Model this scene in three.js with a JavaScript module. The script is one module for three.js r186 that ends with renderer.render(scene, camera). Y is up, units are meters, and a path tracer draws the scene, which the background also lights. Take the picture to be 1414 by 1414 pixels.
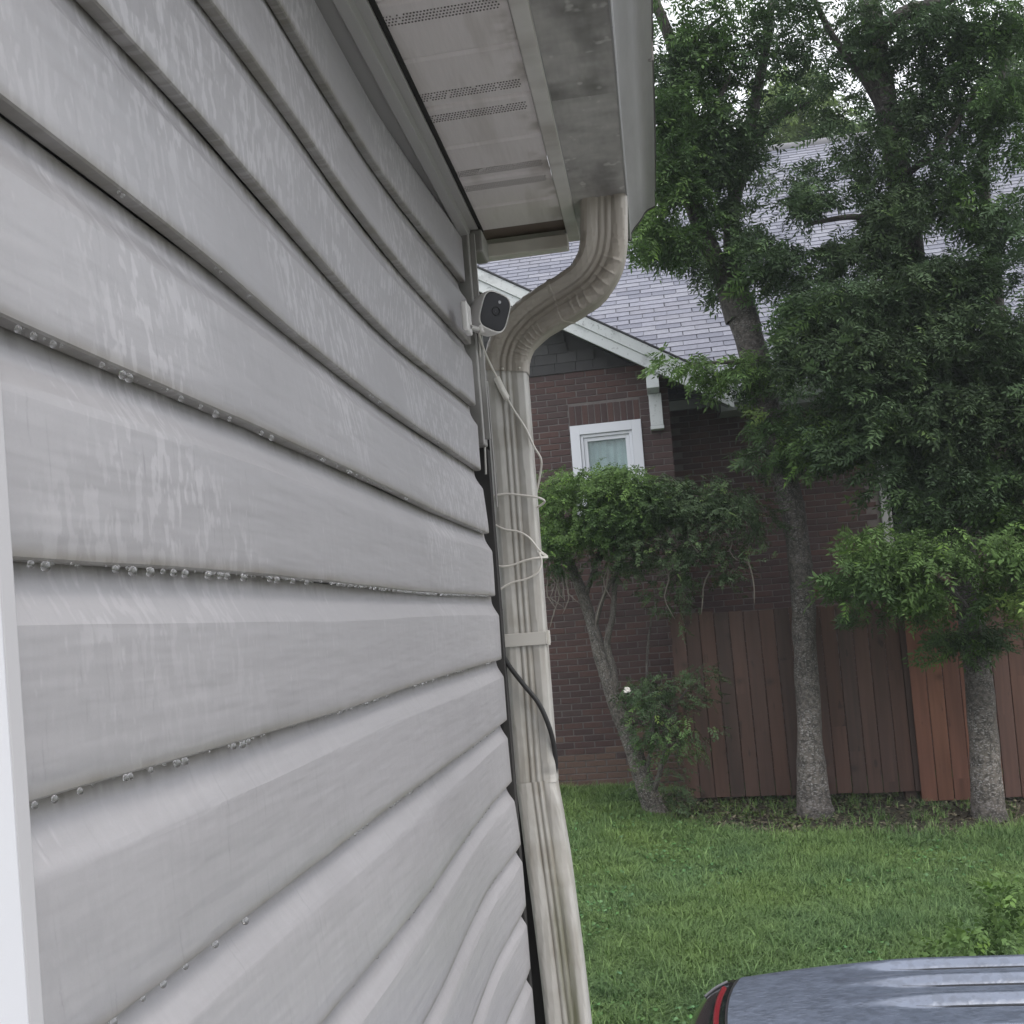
import * as THREE from 'three';
import { mergeGeometries, toCreasedNormals, mergeVertices } from 'three/addons/utils/BufferGeometryUtils.js';
import { RoundedBoxGeometry } from 'three/addons/geometries/RoundedBoxGeometry.js';

// ---------------------------------------------------------------- camera
const scene = new THREE.Scene();
const F = 1400, S = 1414, PX = 707, PY = 823;              // focal length, frame and principal point, in photo pixels
const camera = new THREE.PerspectiveCamera(2 * Math.atan(S / 2 / F) * 180 / Math.PI, 1, 0.02, 400);
const v1 = new THREE.Vector3(207, -19, -F).normalize();     // where the wall's level lines run to
const up = new THREE.Vector3(-0.08, 1, (-0.08 * v1.x + v1.y) / -v1.z).normalize();
const xr = new THREE.Vector3().crossVectors(v1, up);
{
  const m = new THREE.Matrix4().set(xr.x, xr.y, xr.z, 0, up.x, up.y, up.z, 0, -v1.x, -v1.y, -v1.z, 0, 0, 0, 0, 1);
  camera.quaternion.setFromRotationMatrix(m);
}
camera.position.set(0, 0, 0);
camera.setViewOffset(S, S, 0, -(PY - S / 2), S, S);
scene.add(camera);

// ---------------------------------------------------------------- sky, sun, exposure
const SKY = 1.0, SUN = 0.6, EXPOSURE = 2.0;
{
  const w = 512, h = 256, d = new Float32Array(w * h * 4);
  for (let j = 0; j < h; j++) for (let i = 0; i < w; i++) {
    const el = ((j + 0.5) / h - 0.5) * Math.PI, az = (i / w) * Math.PI * 2;   // row 0 is the nadir
    let r, g, b;
    if (el > 0) {
      const s = Math.sin(el), c = 1 + 0.07 * Math.sin(az * 2 + 1 + 3 * el) * Math.cos(el) + 0.05 * Math.sin(az * 5 + el * 9);
      const L = SKY * (0.62 + 0.55 * s) * c;
      r = L * 0.965; g = L * 0.985; b = L * 1.05;
    } else { r = 0.105 * SKY; g = 0.105 * SKY; b = 0.10 * SKY; }
    const k = (j * w + i) * 4; d[k] = r; d[k + 1] = g; d[k + 2] = b; d[k + 3] = 1;
  }
  const t = new THREE.DataTexture(d, w, h, THREE.RGBAFormat, THREE.FloatType);
  t.mapping = THREE.EquirectangularReflectionMapping; t.magFilter = THREE.LinearFilter; t.minFilter = THREE.LinearFilter; t.needsUpdate = true;
  scene.background = t; scene.environment = t; scene.environmentIntensity = 1;
}
scene.fog = new THREE.FogExp2(0xdde2e8, 0.0015);   // damp air after the rain
const sun = new THREE.DirectionalLight(0xfff6ea, SUN);
sun.position.set(14, 26, 6); sun.target.position.set(1, -1, -7);
sun.castShadow = true; sun.shadow.radius = 40; sun.shadow.mapSize.set(2048, 2048);
Object.assign(sun.shadow.camera, { left: -16, right: 16, top: 16, bottom: -16, near: 1, far: 80 });
scene.add(sun, sun.target);

// ---------------------------------------------------------------- helpers
let seed = 7;
const rnd = () => { seed = (seed + 0x6D2B79F5) | 0; let t = Math.imul(seed ^ (seed >>> 15), 1 | seed); t = (t + Math.imul(t ^ (t >>> 7), 61 | t)) ^ t; return ((t ^ (t >>> 14)) >>> 0) / 4294967296; };
const rr = (a, b) => a + (b - a) * rnd();
const gauss = () => (rnd() + rnd() + rnd() + rnd() - 2) * 0.9;
const V = (x, y, z) => new THREE.Vector3(x, y, z);
const clamp = (x, a, b) => Math.min(b, Math.max(a, x));
const sst = (a, b, x) => { const t = clamp((x - a) / (b - a), 0, 1); return t * t * (3 - 2 * t); };
const bell = (x, c, w) => Math.exp(-(((x - c) / w) ** 2));
function hash2(i, j, s) { let h = (Math.imul(i, 374761393) + Math.imul(j, 668265263) + Math.imul(s, 2147483647)) | 0; h = Math.imul(h ^ (h >>> 13), 1274126177); return ((h ^ (h >>> 16)) >>> 0) / 4294967296; }
function vn(x, y, s = 1) {
  const i = Math.floor(x), j = Math.floor(y), a = x - i, b = y - j, u = a * a * (3 - 2 * a), v = b * b * (3 - 2 * b);
  return (hash2(i, j, s) * (1 - u) + hash2(i + 1, j, s) * u) * (1 - v) + (hash2(i, j + 1, s) * (1 - u) + hash2(i + 1, j + 1, s) * u) * v;
}
const fbm = (x, y, s = 1, o = 4) => { let r = 0, a = 0.5, n = 0; for (let k = 0; k < o; k++) { r += a * vn(x, y, s + k); n += a; x *= 2.03; y *= 2.03; a *= 0.5; } return r / n; };
const enc = (x) => { x = clamp(x, 0, 1); return 255 * (x <= 0.0031308 ? x * 12.92 : 1.055 * x ** (1 / 2.4) - 0.055); };
// a colour map (linear values in, sRGB stored) or a plain grey map
function tex(w, h, fn, grey = false, rep = null) {
  const d = new Uint8Array(w * h * 4);
  for (let j = 0; j < h; j++) for (let i = 0; i < w; i++) {
    const c = fn(i / w, j / h, i, j), k = (j * w + i) * 4;
    if (grey) { d[k] = d[k + 1] = d[k + 2] = clamp(c, 0, 1) * 255; } else { d[k] = enc(c[0]); d[k + 1] = enc(c[1]); d[k + 2] = enc(c[2]); }
    d[k + 3] = 255;
  }
  const t = new THREE.DataTexture(d, w, h, THREE.RGBAFormat);
  if (!grey) t.colorSpace = THREE.SRGBColorSpace;
  t.wrapS = t.wrapT = THREE.RepeatWrapping; t.magFilter = THREE.LinearFilter; t.minFilter = THREE.LinearMipmapLinearFilter; t.generateMipmaps = true;
  if (rep) t.repeat.set(rep[0], rep[1]);
  t.needsUpdate = true; return t;
}
function std(rgb, rough = 0.6, o = {}) {
  const m = new (o.clearcoat !== undefined || o.transmission !== undefined || o.sheen !== undefined ? THREE.MeshPhysicalMaterial : THREE.MeshStandardMaterial)({ roughness: rough, side: THREE.DoubleSide, ...o });
  if (rgb) m.color.setRGB(rgb[0], rgb[1], rgb[2]);
  return m;
}
const used = {};
function numbered(n) { const k = used[n] = (used[n] ?? -1) + 1; return k ? n + '_' + String(k).padStart(3, '0') : n; }
function tag(o, label, category, group, kind) {
  if (label) o.userData.label = label;
  if (category) o.userData.category = category;
  if (group) o.userData.group = group;
  if (kind) o.userData.kind = kind;
  return o;
}
function thing(name, label, category, pos = [0, 0, 0], group) {
  const o = new THREE.Group(); o.name = numbered(name); o.position.set(...pos); scene.add(o);
  return tag(o, label, category, group);
}
// adds a mesh whose geometry is given in world coordinates under a thing or part
function part(name, geo, mat, parent, kind) {
  const g = Array.isArray(geo) ? mergeGeometries(geo.map((q) => (q.index ? q.toNonIndexed() : q)).map(plain)) : geo;
  const m = new THREE.Mesh(g, mat); m.name = numbered(name); m.castShadow = m.receiveShadow = true;
  if (parent) {
    const o = worldOf(parent);
    m.position.set(-o.x, -o.y, -o.z); parent.add(m);
  } else scene.add(m);
  if (kind) m.userData.kind = kind;
  return m;
}
function worldOf(p) { const o = V(0, 0, 0); while (p && p !== scene) { o.add(p.position); p = p.parent; } return o; }
function plain(g) {
  for (const k of Object.keys(g.attributes)) if (!['position', 'normal', 'uv'].includes(k)) g.deleteAttribute(k);
  if (!g.attributes.normal) g.computeVertexNormals();
  if (!g.attributes.uv) g.setAttribute('uv', new THREE.BufferAttribute(new Float32Array(g.attributes.position.count * 2), 2));
  return g;
}
// box from min corner to max corner, uv in metres
function bx(x0, y0, z0, x1, y1, z1) {
  const g = new THREE.BoxGeometry(x1 - x0, y1 - y0, z1 - z0); g.translate((x0 + x1) / 2, (y0 + y1) / 2, (z0 + z1) / 2);
  return boxUV(g);
}
function rbx(x0, y0, z0, x1, y1, z1, r = 0.004, seg = 2) {
  const g = new RoundedBoxGeometry(x1 - x0, y1 - y0, z1 - z0, seg, r); g.translate((x0 + x1) / 2, (y0 + y1) / 2, (z0 + z1) / 2);
  return boxUV(g);
}
function boxUV(g) {
  const p = g.attributes.position, n = g.attributes.normal, u = g.attributes.uv;
  for (let i = 0; i < p.count; i++) {
    const ax = Math.abs(n.getX(i)), ay = Math.abs(n.getY(i)), az = Math.abs(n.getZ(i));
    if (az >= ax && az >= ay) u.setXY(i, p.getX(i), p.getY(i)); else if (ax >= ay) u.setXY(i, p.getZ(i), p.getY(i)); else u.setXY(i, p.getX(i), p.getZ(i));
  }
  return g;
}
// surface through a grid of points: f(i, j) -> [x, y, z, u, v]
function grid(ni, nj, f, crease = 0) {
  const p = [], uv = [], ix = [];
  for (let j = 0; j <= nj; j++) for (let i = 0; i <= ni; i++) { const q = f(i, j); p.push(q[0], q[1], q[2]); uv.push(q[3] ?? i / ni, q[4] ?? j / nj); }
  for (let j = 0; j < nj; j++) for (let i = 0; i < ni; i++) { const a = j * (ni + 1) + i, b = a + 1, c = a + ni + 1, d = c + 1; ix.push(a, b, d, a, d, c); }
  let g = new THREE.BufferGeometry();
  g.setAttribute('position', new THREE.Float32BufferAttribute(p, 3)); g.setAttribute('uv', new THREE.Float32BufferAttribute(uv, 2)); g.setIndex(ix);
  g.computeVertexNormals();
  return crease ? toCreasedNormals(g, crease) : g;
}
// tapering tube through points [x, y, z, r], a little lumpy
function limb(pts, sides = 9, step = 0.08, rough = 0.08, s = 1, cap = true) {
  const cv = new THREE.CatmullRomCurve3(pts.map((p) => V(p[0], p[1], p[2])), false, 'centripetal');
  const L = cv.getLength(), n = Math.max(2, Math.round(L / step)), fr = cv.computeFrenetFrames(n, false), rs = pts.map((p) => p[3]);
  const acc = [0]; for (let i = 1; i < pts.length; i++) acc.push(acc[i - 1] + V(...pts[i].slice(0, 3)).distanceTo(V(...pts[i - 1].slice(0, 3))));
  const tot = acc[acc.length - 1];
  return grid(sides, n, (i, j) => {
    const t = j / n, c = cv.getPointAt(t), a = (i % sides) / sides * Math.PI * 2;
    let k = 0; while (k < acc.length - 2 && acc[k + 1] < t * tot) k++;
    const f = clamp((t * tot - acc[k]) / (acc[k + 1] - acc[k] || 1), 0, 1);
    let r = rs[k] + (rs[k + 1] - rs[k]) * f;
    r *= 1 + rough * (vn(Math.cos(a) * 1.5 + 10, t * L * 5 + Math.sin(a) * 1.5, s) - 0.5) * 2;
    if (cap && j === n) r *= 0.15;
    const N = fr.normals[j], B = fr.binormals[j];
    return [c.x + (N.x * Math.cos(a) + B.x * Math.sin(a)) * r, c.y + (N.y * Math.cos(a) + B.y * Math.sin(a)) * r, c.z + (N.z * Math.cos(a) + B.z * Math.sin(a)) * r, i / sides * 0.6, t * L];
  });
}
function tube(pts, r, seg = 8, per = 10) {
  const c = new THREE.CatmullRomCurve3(pts, false, 'centripetal');
  return new THREE.TubeGeometry(c, pts.length * per, r, seg, false);
}
// world point seen at a photo pixel on a plane z = const, x = const, or y = const
function ray(px, py) { const c = V((px - PX) / F, -(py - PY) / F, -1); return V(c.dot(xr), c.dot(up), -c.dot(v1)); }
const atZ = (px, py, z) => { const r = ray(px, py); return r.multiplyScalar(z / r.z); };
const atX = (px, py, x) => { const r = ray(px, py); return r.multiplyScalar(x / r.x); };
const atY = (px, py, y) => { const r = ray(px, py); return r.multiplyScalar(y / r.y); };
const groundY = (x, z) => -1.82 - 0.045 * (clamp(x, -8, 8) + 0.5) - 0.07 * (Math.max(z, -11) + 10.5) - (z > -7 ? 0.05 * Math.min(z + 7, 3.2) ** 2 : 0) - (z > -3.8 ? 0.02 : 0) + 0.02 * (vn(x * 0.7, z * 0.7, 3) - 0.5);
// ================================================================ the grey house (near)
const WX = -0.265, EXPO = 0.1016, Y0 = 0.042, ZN = -0.3665, ZF = -1.588;
const house = thing('grey_house', 'near house with wet grey lap siding, vented soffit, gutter and downspout', 'house', [-1, -2.9, -1]);
// the vinyl has buckled in the heat: how far a spot stands out of the plane
const WAVE = [   // millimetres out of plane; columns z = -0.4 ... -1.6, rows from the fifth course up down to the fourth below
  [-24, -26, -29, -34, -35, -26, -15], [-20, -21, -23, -29, -28, -20, -13], [-17, -19, -26, -33, -33, -23, -13], [-13, -12, -18, -23, -24, -19, -14], [-6, -3, -6, -10, -12, -10, -9],
  [-4, -3, -5, -8, -10, -10, -10], [-6, -4, -7, -10, -10, -11, -12], [-1, -4, -5, -6, -8, -11, -13], [2, 3, 4, 1, -7, -12, -12], [4, 4, 4, 3, -6, -12, -6]];
const cr = (a, b, c, d, t) => b + 0.5 * t * (c - a + t * (2 * a - 5 * b + 4 * c - d + t * (3 * (b - c) + d - a)));
const buckle = (y, z) => {
  const r = clamp(5 - (y - Y0) / EXPO, 0, 9), c = clamp((-z - 0.4) / 0.2, 0, 6), ri = Math.min(8, Math.floor(r)), ci = Math.min(5, Math.floor(c)), R = (q) => WAVE[clamp(q, 0, 9)], C = (row, q) => row[clamp(q, 0, 6)];
  const f = (q) => { const w = R(q); return cr(C(w, ci - 1), C(w, ci), C(w, ci + 1), C(w, ci + 2), c - ci); };
  return 0.001 * cr(f(ri - 1), f(ri), f(ri + 1), f(ri + 2), r - ri);
};
const sidingMap = (() => {
  const w = 2048, h = 2048, buf = new Float32Array(w * h);        // extra brightness from water marks
  const stroke = (u, v, len, wid, a) => {
    const i0 = Math.round(u * w), j0 = Math.round(v * h), L = Math.round(len / 1.45 * h), W = Math.max(1, wid / 1.3 * w);
    for (let j = 0; j < L; j++) {
      const t = j / L, e = Math.sin(Math.PI * Math.min(1, t * 1.15 + 0.05)) * a * (0.6 + 0.4 * hash2(j >> 2, i0, 5)), ww = W * (0.6 + 0.5 * t), off = Math.round((vn(j * 0.06, i0, 8) - 0.5) * 3);
      for (let i = -Math.ceil(ww); i <= Math.ceil(ww); i++) { const q = 1 - Math.abs(i) / (ww + 0.5); if (q > 0) { const k = ((j0 + j + h * 4) % h) * w + ((i0 + i + off + w * 4) % w); buf[k] += e * q; } }
    }
  };
  for (let k = 0; k < 9000; k++) {
    const u = rnd(), v = rnd(), y = v * 1.45 - 0.75;
    const dens = fbm(u * 6, v * 9, 21) * (0.25 + 0.9 * sst(-0.25, 0.15, y));
    if (dens < 0.37 || fbm(u * 26, v * 16, 23, 3) < 0.45) continue;
    stroke(u, v, rr(0.004, 0.015), rr(0.0006, 0.0018), rr(0.02, 0.08));
  }
  for (let k = 0; k < 1400; k++) stroke(rnd(), rnd(), rr(0.01, 0.05), rr(0.0005, 0.001), -rr(0.02, 0.07));
  return tex(w, h, (u, v, i, j) => {
    const y = v * 1.45 - 0.75, c = ((y - Y0) / EXPO % 1 + 1) % 1;      // height within the course
    let L = 0.37 + 0.03 * (fbm(u * 5, v * 5, 31) - 0.5) + 0.02 * (fbm(u * 20, v * 240, 41, 3) - 0.5) + 0.012 * (hash2(i, j, 3) - 0.5);
    L += buf[j * w + i];
    const zone = 0.12 + 0.88 * sst(-0.1, 0.2, y), patch = sst(0.40, 0.62, fbm(u * 7 + 3, v * 9, 25, 4)) * zone;
    const fl = fbm(u * 300 + 0.7 * fbm(u * 40, v * 40, 27, 2), v * 120, 26, 3), fd = fbm(u * 330, v * 80, 28, 3);
    L += 0.10 * sst(0.53, 0.63, fl) * patch - 0.014 * sst(0.55, 0.7, fd) * (0.4 + patch);
    let warm = 0;
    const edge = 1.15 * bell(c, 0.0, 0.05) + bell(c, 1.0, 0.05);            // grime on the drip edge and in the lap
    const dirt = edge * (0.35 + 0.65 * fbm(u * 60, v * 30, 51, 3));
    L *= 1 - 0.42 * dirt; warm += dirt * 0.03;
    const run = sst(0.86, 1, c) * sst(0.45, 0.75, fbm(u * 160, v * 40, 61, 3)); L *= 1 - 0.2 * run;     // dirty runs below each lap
    const blotch = sst(0.55, 0.75, fbm(u * 9, v * 14, 71)); L *= 1 - 0.05 * blotch;
    return [L * 0.995 + warm * 0.3, L * 0.965, L * 0.99 - warm];
  });
})();
const sidingBump = tex(1024, 1024, (u, v) => 0.5 + 0.5 * (fbm(u * 18, v * 200, 81, 3) - 0.5) + 0.25 * (fbm(u * 60, v * 60, 85, 2) - 0.5), true);
const sidingMat = std([1, 1, 1], 0.43, { map: sidingMap, bumpMap: sidingBump, bumpScale: 0.0018, clearcoat: 0.25, clearcoatRoughness: 0.35 });
function plankGeo(k, z0, z1, n) {
  const yb = Y0 + k * EXPO, prof = [];
  prof.push([0.0005, 0.004], [0.0022, 0.0006], [0.0065, 0.0002], [0.0105, 0.0004], [0.0118, 0.0014], [0.0122, 0.003], [0.0122, 0.02], [0.0121, 0.045], [0.0119, 0.07], [0.0116, 0.0725]);
  for (let i = 1; i <= 8; i++) { const t = i / 8; prof.push([0.0116 - 0.0108 * Math.sin(t * Math.PI / 2) ** 1.15, 0.0725 + 0.026 * t]); }
  prof.push([0.0006, 0.104]);
  return grid(prof.length - 1, n, (i, j) => {
    const z = z0 + (z1 - z0) * j / n, y = yb + prof[i][1];
    const sag = 0.0012 * Math.sin(z * 7 + k * 2.1) + 0.0008 * (vn(z * 14, k * 3.7, 15) - 0.5);
    return [WX + prof[i][0] + buckle(y, z), y + sag, z, (-z - 0.32) / 1.3, (y + 0.75) / 1.45];
  }, 0.35);
}
for (let k = -19; k <= 5; k++) part('siding_plank', plankGeo(k, ZN, ZF - 0.003 * Math.abs((k * 7) % 3) - 0.055 * sst(1.5, -1.8, k), k < -9 ? 20 : 110), sidingMat, house);
const nearWall = std([0.38, 0.375, 0.385], 0.55), dirtyGrey = std([0.2, 0.19, 0.18], 0.7), darkGap = std([0.018, 0.017, 0.016], 0.9);
part('wall', [bx(-7, -2.3, -1.60, WX - 0.055, 0.70, 4), bx(-7, -2.3, -1.68, WX - 0.055, 0.70, -1.60)], nearWall, house);
part('foundation', bx(-6.98, -3.2, -1.66, WX - 0.05, -2.3, 4), std([0.25, 0.24, 0.23], 0.9), house);
// white casing at the left edge and the channel that takes the plank ends
const whiteTrim = std([0.74, 0.74, 0.77], 0.35);
part('window_trim', [rbx(WX - 0.01, -1.3, -0.357, WX + 0.016, 0.66, -0.265, 0.003)], whiteTrim, house);
part('trim_channel', [rbx(WX - 0.008, -1.3, ZN - 0.001, WX + 0.0145, 0.645, -0.3565, 0.002)], std([0.5, 0.49, 0.5], 0.45), house);
// corner post, dirty above; its near-black lower strip paints the shaded gap
const stainMap = (base, dk, sx, sy, s, lo = 0.45, hi = 0.75) => tex(512, 512, (u, v) => {
  const a = sst(lo, hi, fbm(u * sx, v * sy, s, 5)), g = 1 + 0.12 * (fbm(u * 60, v * 60, s + 9, 2) - 0.5);
  return [0, 1, 2].map((q) => (base[q] + (dk[q] - base[q]) * a) * g);
});
const postMat = std([1, 1, 1], 0.6, { map: stainMap([0.42, 0.41, 0.395], [0.16, 0.15, 0.14], 6, 3, 101) });
part('corner_shadow_strip', [bx(WX - 0.044, -1.9, -1.682, WX + 0.001, 0.29, -1.656)], std([0.035, 0.033, 0.032], 0.8), house);  // near-black colour stands in for shadow between plank ends and downspout
part('added_shadow_board', bx(WX - 0.06, -2.3, -1.776, WX + 0.03, 0.40, -1.757), std([0.035, 0.033, 0.032], 0.85), house);  // added filler behind the downspout, coloured dark so the gap reads as shadowed
part('upper_post', [rbx(WX - 0.05, 0.2905, -1.650, WX + 0.004, 0.653, -1.6135, 0.003)], postMat, house);
part('post_flange', [rbx(WX + 0.004, 0.30, -1.632, WX + 0.0125, 0.640, -1.6255, 0.0012), rbx(WX + 0.0095, 0.19, -1.651, WX + 0.0125, 0.40, -1.6455, 0.0012)], postMat, house);
part('post_cap', [rbx(WX + 0.001, 0.612, -1.70, WX + 0.024, 0.650, -1.6345, 0.006, 3)], postMat, house);

// ---- soffit
const SY = 0.655, FX = -0.108;
const soffitMap = tex(1024, 512, (u, v) => {
  const n = fbm(u * 7, v * 9, 111), g = 1 + 0.08 * (fbm(u * 90, v * 70, 113, 2) - 0.5);
  const rim = sst(0.75, 1, u) * sst(0.4, 0.7, fbm(u * 4, v * 60, 117)) + 0.5 * bell(u, 0.0, 0.05), b = sst(0.5, 0.8, n) * 0.35 + rim * 0.9;
  const L = (0.62 - 0.24 * b) * g; return [L * 1.03, L * (0.96 - 0.02 * b), L * (0.94 - 0.07 * b)];
});
const soffitMat = std([1, 1, 1], 0.5, { map: soffitMap });
// strip centres as read along the eave; each panel is a vented strip, a plain face and a vented strip
const vents = [-0.74, -0.80, -0.99, -1.052, -1.217, -1.272, -1.440, -1.492];
const edges = [-0.30, -0.562, -0.77, -1.021, -1.2445, -1.466, -1.665];
function soffitPanel(z0, z1) {
  const L = z0 - z1, p = [[0, 0.004], [0.003, 0.0012], [0.006, 0], [0.5 * L - 0.006, 0], [0.5 * L, 0.0022], [0.5 * L + 0.006, 0], [L - 0.006, 0], [L - 0.003, 0.0012], [L, 0.004]];
  return grid(6, p.length - 1, (i, j) => [WX + 0.006 + (FX - WX - 0.006) * i / 6, SY + p[j][1], z0 - p[j][0], i / 6, (-z0 + p[j][0]) * 0.7], 0.3);
}
for (let i = 0; i < edges.length - 1; i++) part('soffit_panel', soffitPanel(edges[i], edges[i + 1]), soffitMat, house);
{
  const gs = [], one = new THREE.CylinderGeometry(0.0011, 0.0011, 0.0012, 6);
  for (const zc of vents) for (let r = 0; r < 4; r++) for (let i = 0; i < 36; i++) {
    const x = WX + 0.014 + (FX - WX - 0.022) * (i + (r % 2) * 0.5) / 36, z = zc + (r - 1.5) * 0.0052;
    if (rnd() < 0.03) continue;
    const g = one.clone(); g.scale(rr(0.8, 1.15), 1, rr(0.8, 1.15)); g.translate(x, SY - 0.0001, z); gs.push(g);
  }
  part('vent_hole', gs, std([0.13, 0.12, 0.11], 0.9), house, 'stuff');
}
part('soffit_channel', [rbx(WX - 0.010, SY - 0.022, -1.64, WX + 0.0045, SY + 0.002, -0.30, 0.0012), bx(WX - 0.05, SY - 0.012, -1.60, WX - 0.0105, SY + 0.002, -0.30), rbx(WX + 0.001, SY - 0.006, -1.66, WX + 0.017, SY - 0.0015, -0.30, 0.0012)], std([0.37, 0.36, 0.35], 0.6), house);
part('soffit_shadow_strip', bx(WX + 0.0175, SY - 0.003, -1.66, WX + 0.0235, SY - 0.0002, -0.30), darkGap, house);  // dark strip painted as the shadow line beside the channel
part('frieze', bx(WX - 0.052, 0.655, -1.60, WX - 0.03, 0.78, -0.30), darkGap, house);
const fasciaMat = std([1, 1, 1], 0.5, { map: stainMap([0.55, 0.53, 0.50], [0.38, 0.35, 0.32], 3, 14, 131) });
part('fascia', [rbx(FX + 0.0005, SY - 0.004, -1.755, FX + 0.022, SY + 0.15, -0.25, 0.0025)], fasciaMat, house);
// return at the end of the eave: a low board with an open, brown gap above it
part('return_board', [rbx(WX + 0.012, SY - 0.032, -1.722, FX + 0.003, SY - 0.008, -1.698, 0.003), bx(WX + 0.012, SY - 0.0075, -1.722, FX, SY + 0.1, -1.716)], std([1, 1, 1], 0.6, { map: stainMap([0.6, 0.57, 0.52], [0.45, 0.41, 0.36], 5, 5, 141) }), house);
part('return_gap', bx(WX - 0.02, SY + 0.0045, -1.7155, FX, SY + 0.03, -1.666), std([0.15, 0.12, 0.095], 0.9), house);
// roof over the eave
{
  const s = new THREE.Shape(); s.moveTo(FX + 0.045, 0.815); s.lineTo(-3.6, 2.45); s.lineTo(-7.2, 0.8); s.lineTo(-7.2, 0.74); s.lineTo(-3.6, 2.39); s.lineTo(FX + 0.045, 0.79);
  const g = new THREE.ExtrudeGeometry(s, { depth: 5.8, bevelEnabled: false }); g.translate(0, 0, -1.78);
  part('roof', boxUV(g), std([0.12, 0.12, 0.13], 0.85), house);
  const t = new THREE.Shape(); t.moveTo(FX + 0.02, 0.79); t.lineTo(-3.6, 2.38); t.lineTo(-7, 0.74); t.lineTo(-7, 0.7); t.lineTo(WX - 0.05, 0.7);
  const e = new THREE.ExtrudeGeometry(t, { depth: 0.04, bevelEnabled: false }); e.translate(0, 0, -1.68); part('gable_end', e, nearWall, house);
}

// ---- gutter
const GX0 = -0.0845, GX1 = -0.003, GE = -1.786;
const gutterMap = tex(1024, 1024, (u, v) => {
  const a = sst(0.35, 0.75, fbm(u * 5, v * 9, 151, 5)), b = fbm(u * 8, v * 60, 153, 3), g = 1 + 0.14 * (fbm(u * 70, v * 70, 157, 2) - 0.5), sc = sst(0.74, 0.86, fbm(u * 14, v * 60, 159, 3));
  const L = (0.35 - 0.15 * a - 0.16 * (b - 0.5) + 0.16 * sc) * g; return [L * 1.04, L, L * 0.95];
});
const frontMap = tex(512, 1024, (u, v) => { const a = fbm(u * 6, v * 5, 161, 5), g = 1 + 0.1 * (fbm(u * 60, v * 60, 163, 2) - 0.5), L = (0.40 - 0.17 * a) * g; return [L * 1.02, L, L * 0.98]; });
const gutter = part('rain_gutter', grid(3, 24, (i, j) => [GX0 + (GX1 - GX0) * i / 3, SY + 0.0006 * Math.sin(j * 1.3 + i), -0.25 + (GE + 0.25) * j / 24, i / 3 * 0.3, j / 24 * 1.5]), std([1, 1, 1], 0.55, { map: gutterMap }), house);
const gutMat = std([1, 1, 1], 0.38, { map: frontMap });
{
  // ogee front, in section from the bottom edge out to the lip
  const p = [[GX1, SY - 0.001], [GX1 + 0.0025, SY - 0.0025], [GX1 + 0.004, SY], [GX1 + 0.0045, SY + 0.010], [GX1 + 0.010, SY + 0.018], [GX1 + 0.018, SY + 0.026], [GX1 + 0.0255, SY + 0.035], [GX1 + 0.031, SY + 0.043], [GX1 + 0.037, SY + 0.0475], [GX1 + 0.044, SY + 0.050], [GX1 + 0.0495, SY + 0.052], [GX1 + 0.0505, SY + 0.078], [GX1 + 0.0525, SY + 0.080], [GX1 + 0.0535, SY + 0.077]];
  part('gutter_front', grid(p.length - 1, 40, (i, j) => { const z = -0.25 + (GE + 0.25) * j / 40; return [p[i][0] + 0.0008 * Math.sin(z * 11) * (i / 13), p[i][1], z, i / 13 * 0.7, -z]; }, 0.4), gutMat, gutter);
  part('gutter_back', [bx(GX0 - 0.0015, SY, GE, GX0, SY + 0.09, -0.25)], gutMat, gutter);
  const s = new THREE.Shape(); s.moveTo(GX0, SY - 0.002); for (const q of p.slice(0, 12)) s.lineTo(q[0] + 0.0006, q[1] - 0.0008); s.lineTo(GX0, SY + 0.08);
  const e = new THREE.ExtrudeGeometry(s, { depth: 0.006, bevelEnabled: false }); e.translate(0, 0, GE - 0.006); part('end_cap', e, std([0.05, 0.047, 0.043], 0.6), gutter);
  part('seam', bx(GX1 + 0.044, SY + 0.0485, -1.306, GX1 + 0.0515, SY + 0.079, -1.3035), dirtyGrey, gutter);
}

// ---- downspout
const spoutMap = tex(1024, 1024, (u, v) => {          // u across the face, v in metres of run / 1.6
  const n = fbm(u * 5, v * 40, 171, 4), g = 1 + 0.1 * (fbm(u * 60, v * 120, 173, 2) - 0.5);
  const run = fbm(u * 30, v * 26, 175, 3), d = 0.40 * sst(0.4, 0.75, n) + 0.30 * sst(0.45, 0.7, run) + 0.55 * (bell(u, 0.07, 0.009) + bell(u, 0.112, 0.009) + bell(u, 0.153, 0.009));
  const moss = sst(0.50, 0.74, v) * sst(0.06, 0.12, u) * sst(0.22, 0.17, u) * fbm(u * 20, v * 20, 179);
  const base = [0.47, 0.455, 0.425], dk = [0.31, 0.285, 0.245], gr = [0.11, 0.115, 0.045];
  return [0, 1, 2].map((q) => { let c = base[q] + (dk[q] - base[q]) * Math.min(1, d); c += (gr[q] - c) * Math.min(0.85, moss * 1.3); return c * g; });
});
const elbowMap = tex(512, 512, (u, v) => {
  const n = fbm(u * 6, v * 9, 181, 4), run = fbm(u * 22, v * 4, 183, 3), g = 1 + 0.12 * (fbm(u * 50, v * 60, 187, 2) - 0.5), d = Math.min(1, 0.6 * sst(0.35, 0.7, n) + 0.35 * sst(0.45, 0.7, run));
  return [[0.40, 0.365, 0.32], [0.25, 0.222, 0.185]].reduce((a, b) => a.map((q, i) => (q + (b[i] - q) * d) * g));
});
const spoutMat = std([1, 1, 1], 0.42, { map: spoutMap }), elbowMat = std([1, 1, 1], 0.5, { map: elbowMap });
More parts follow.
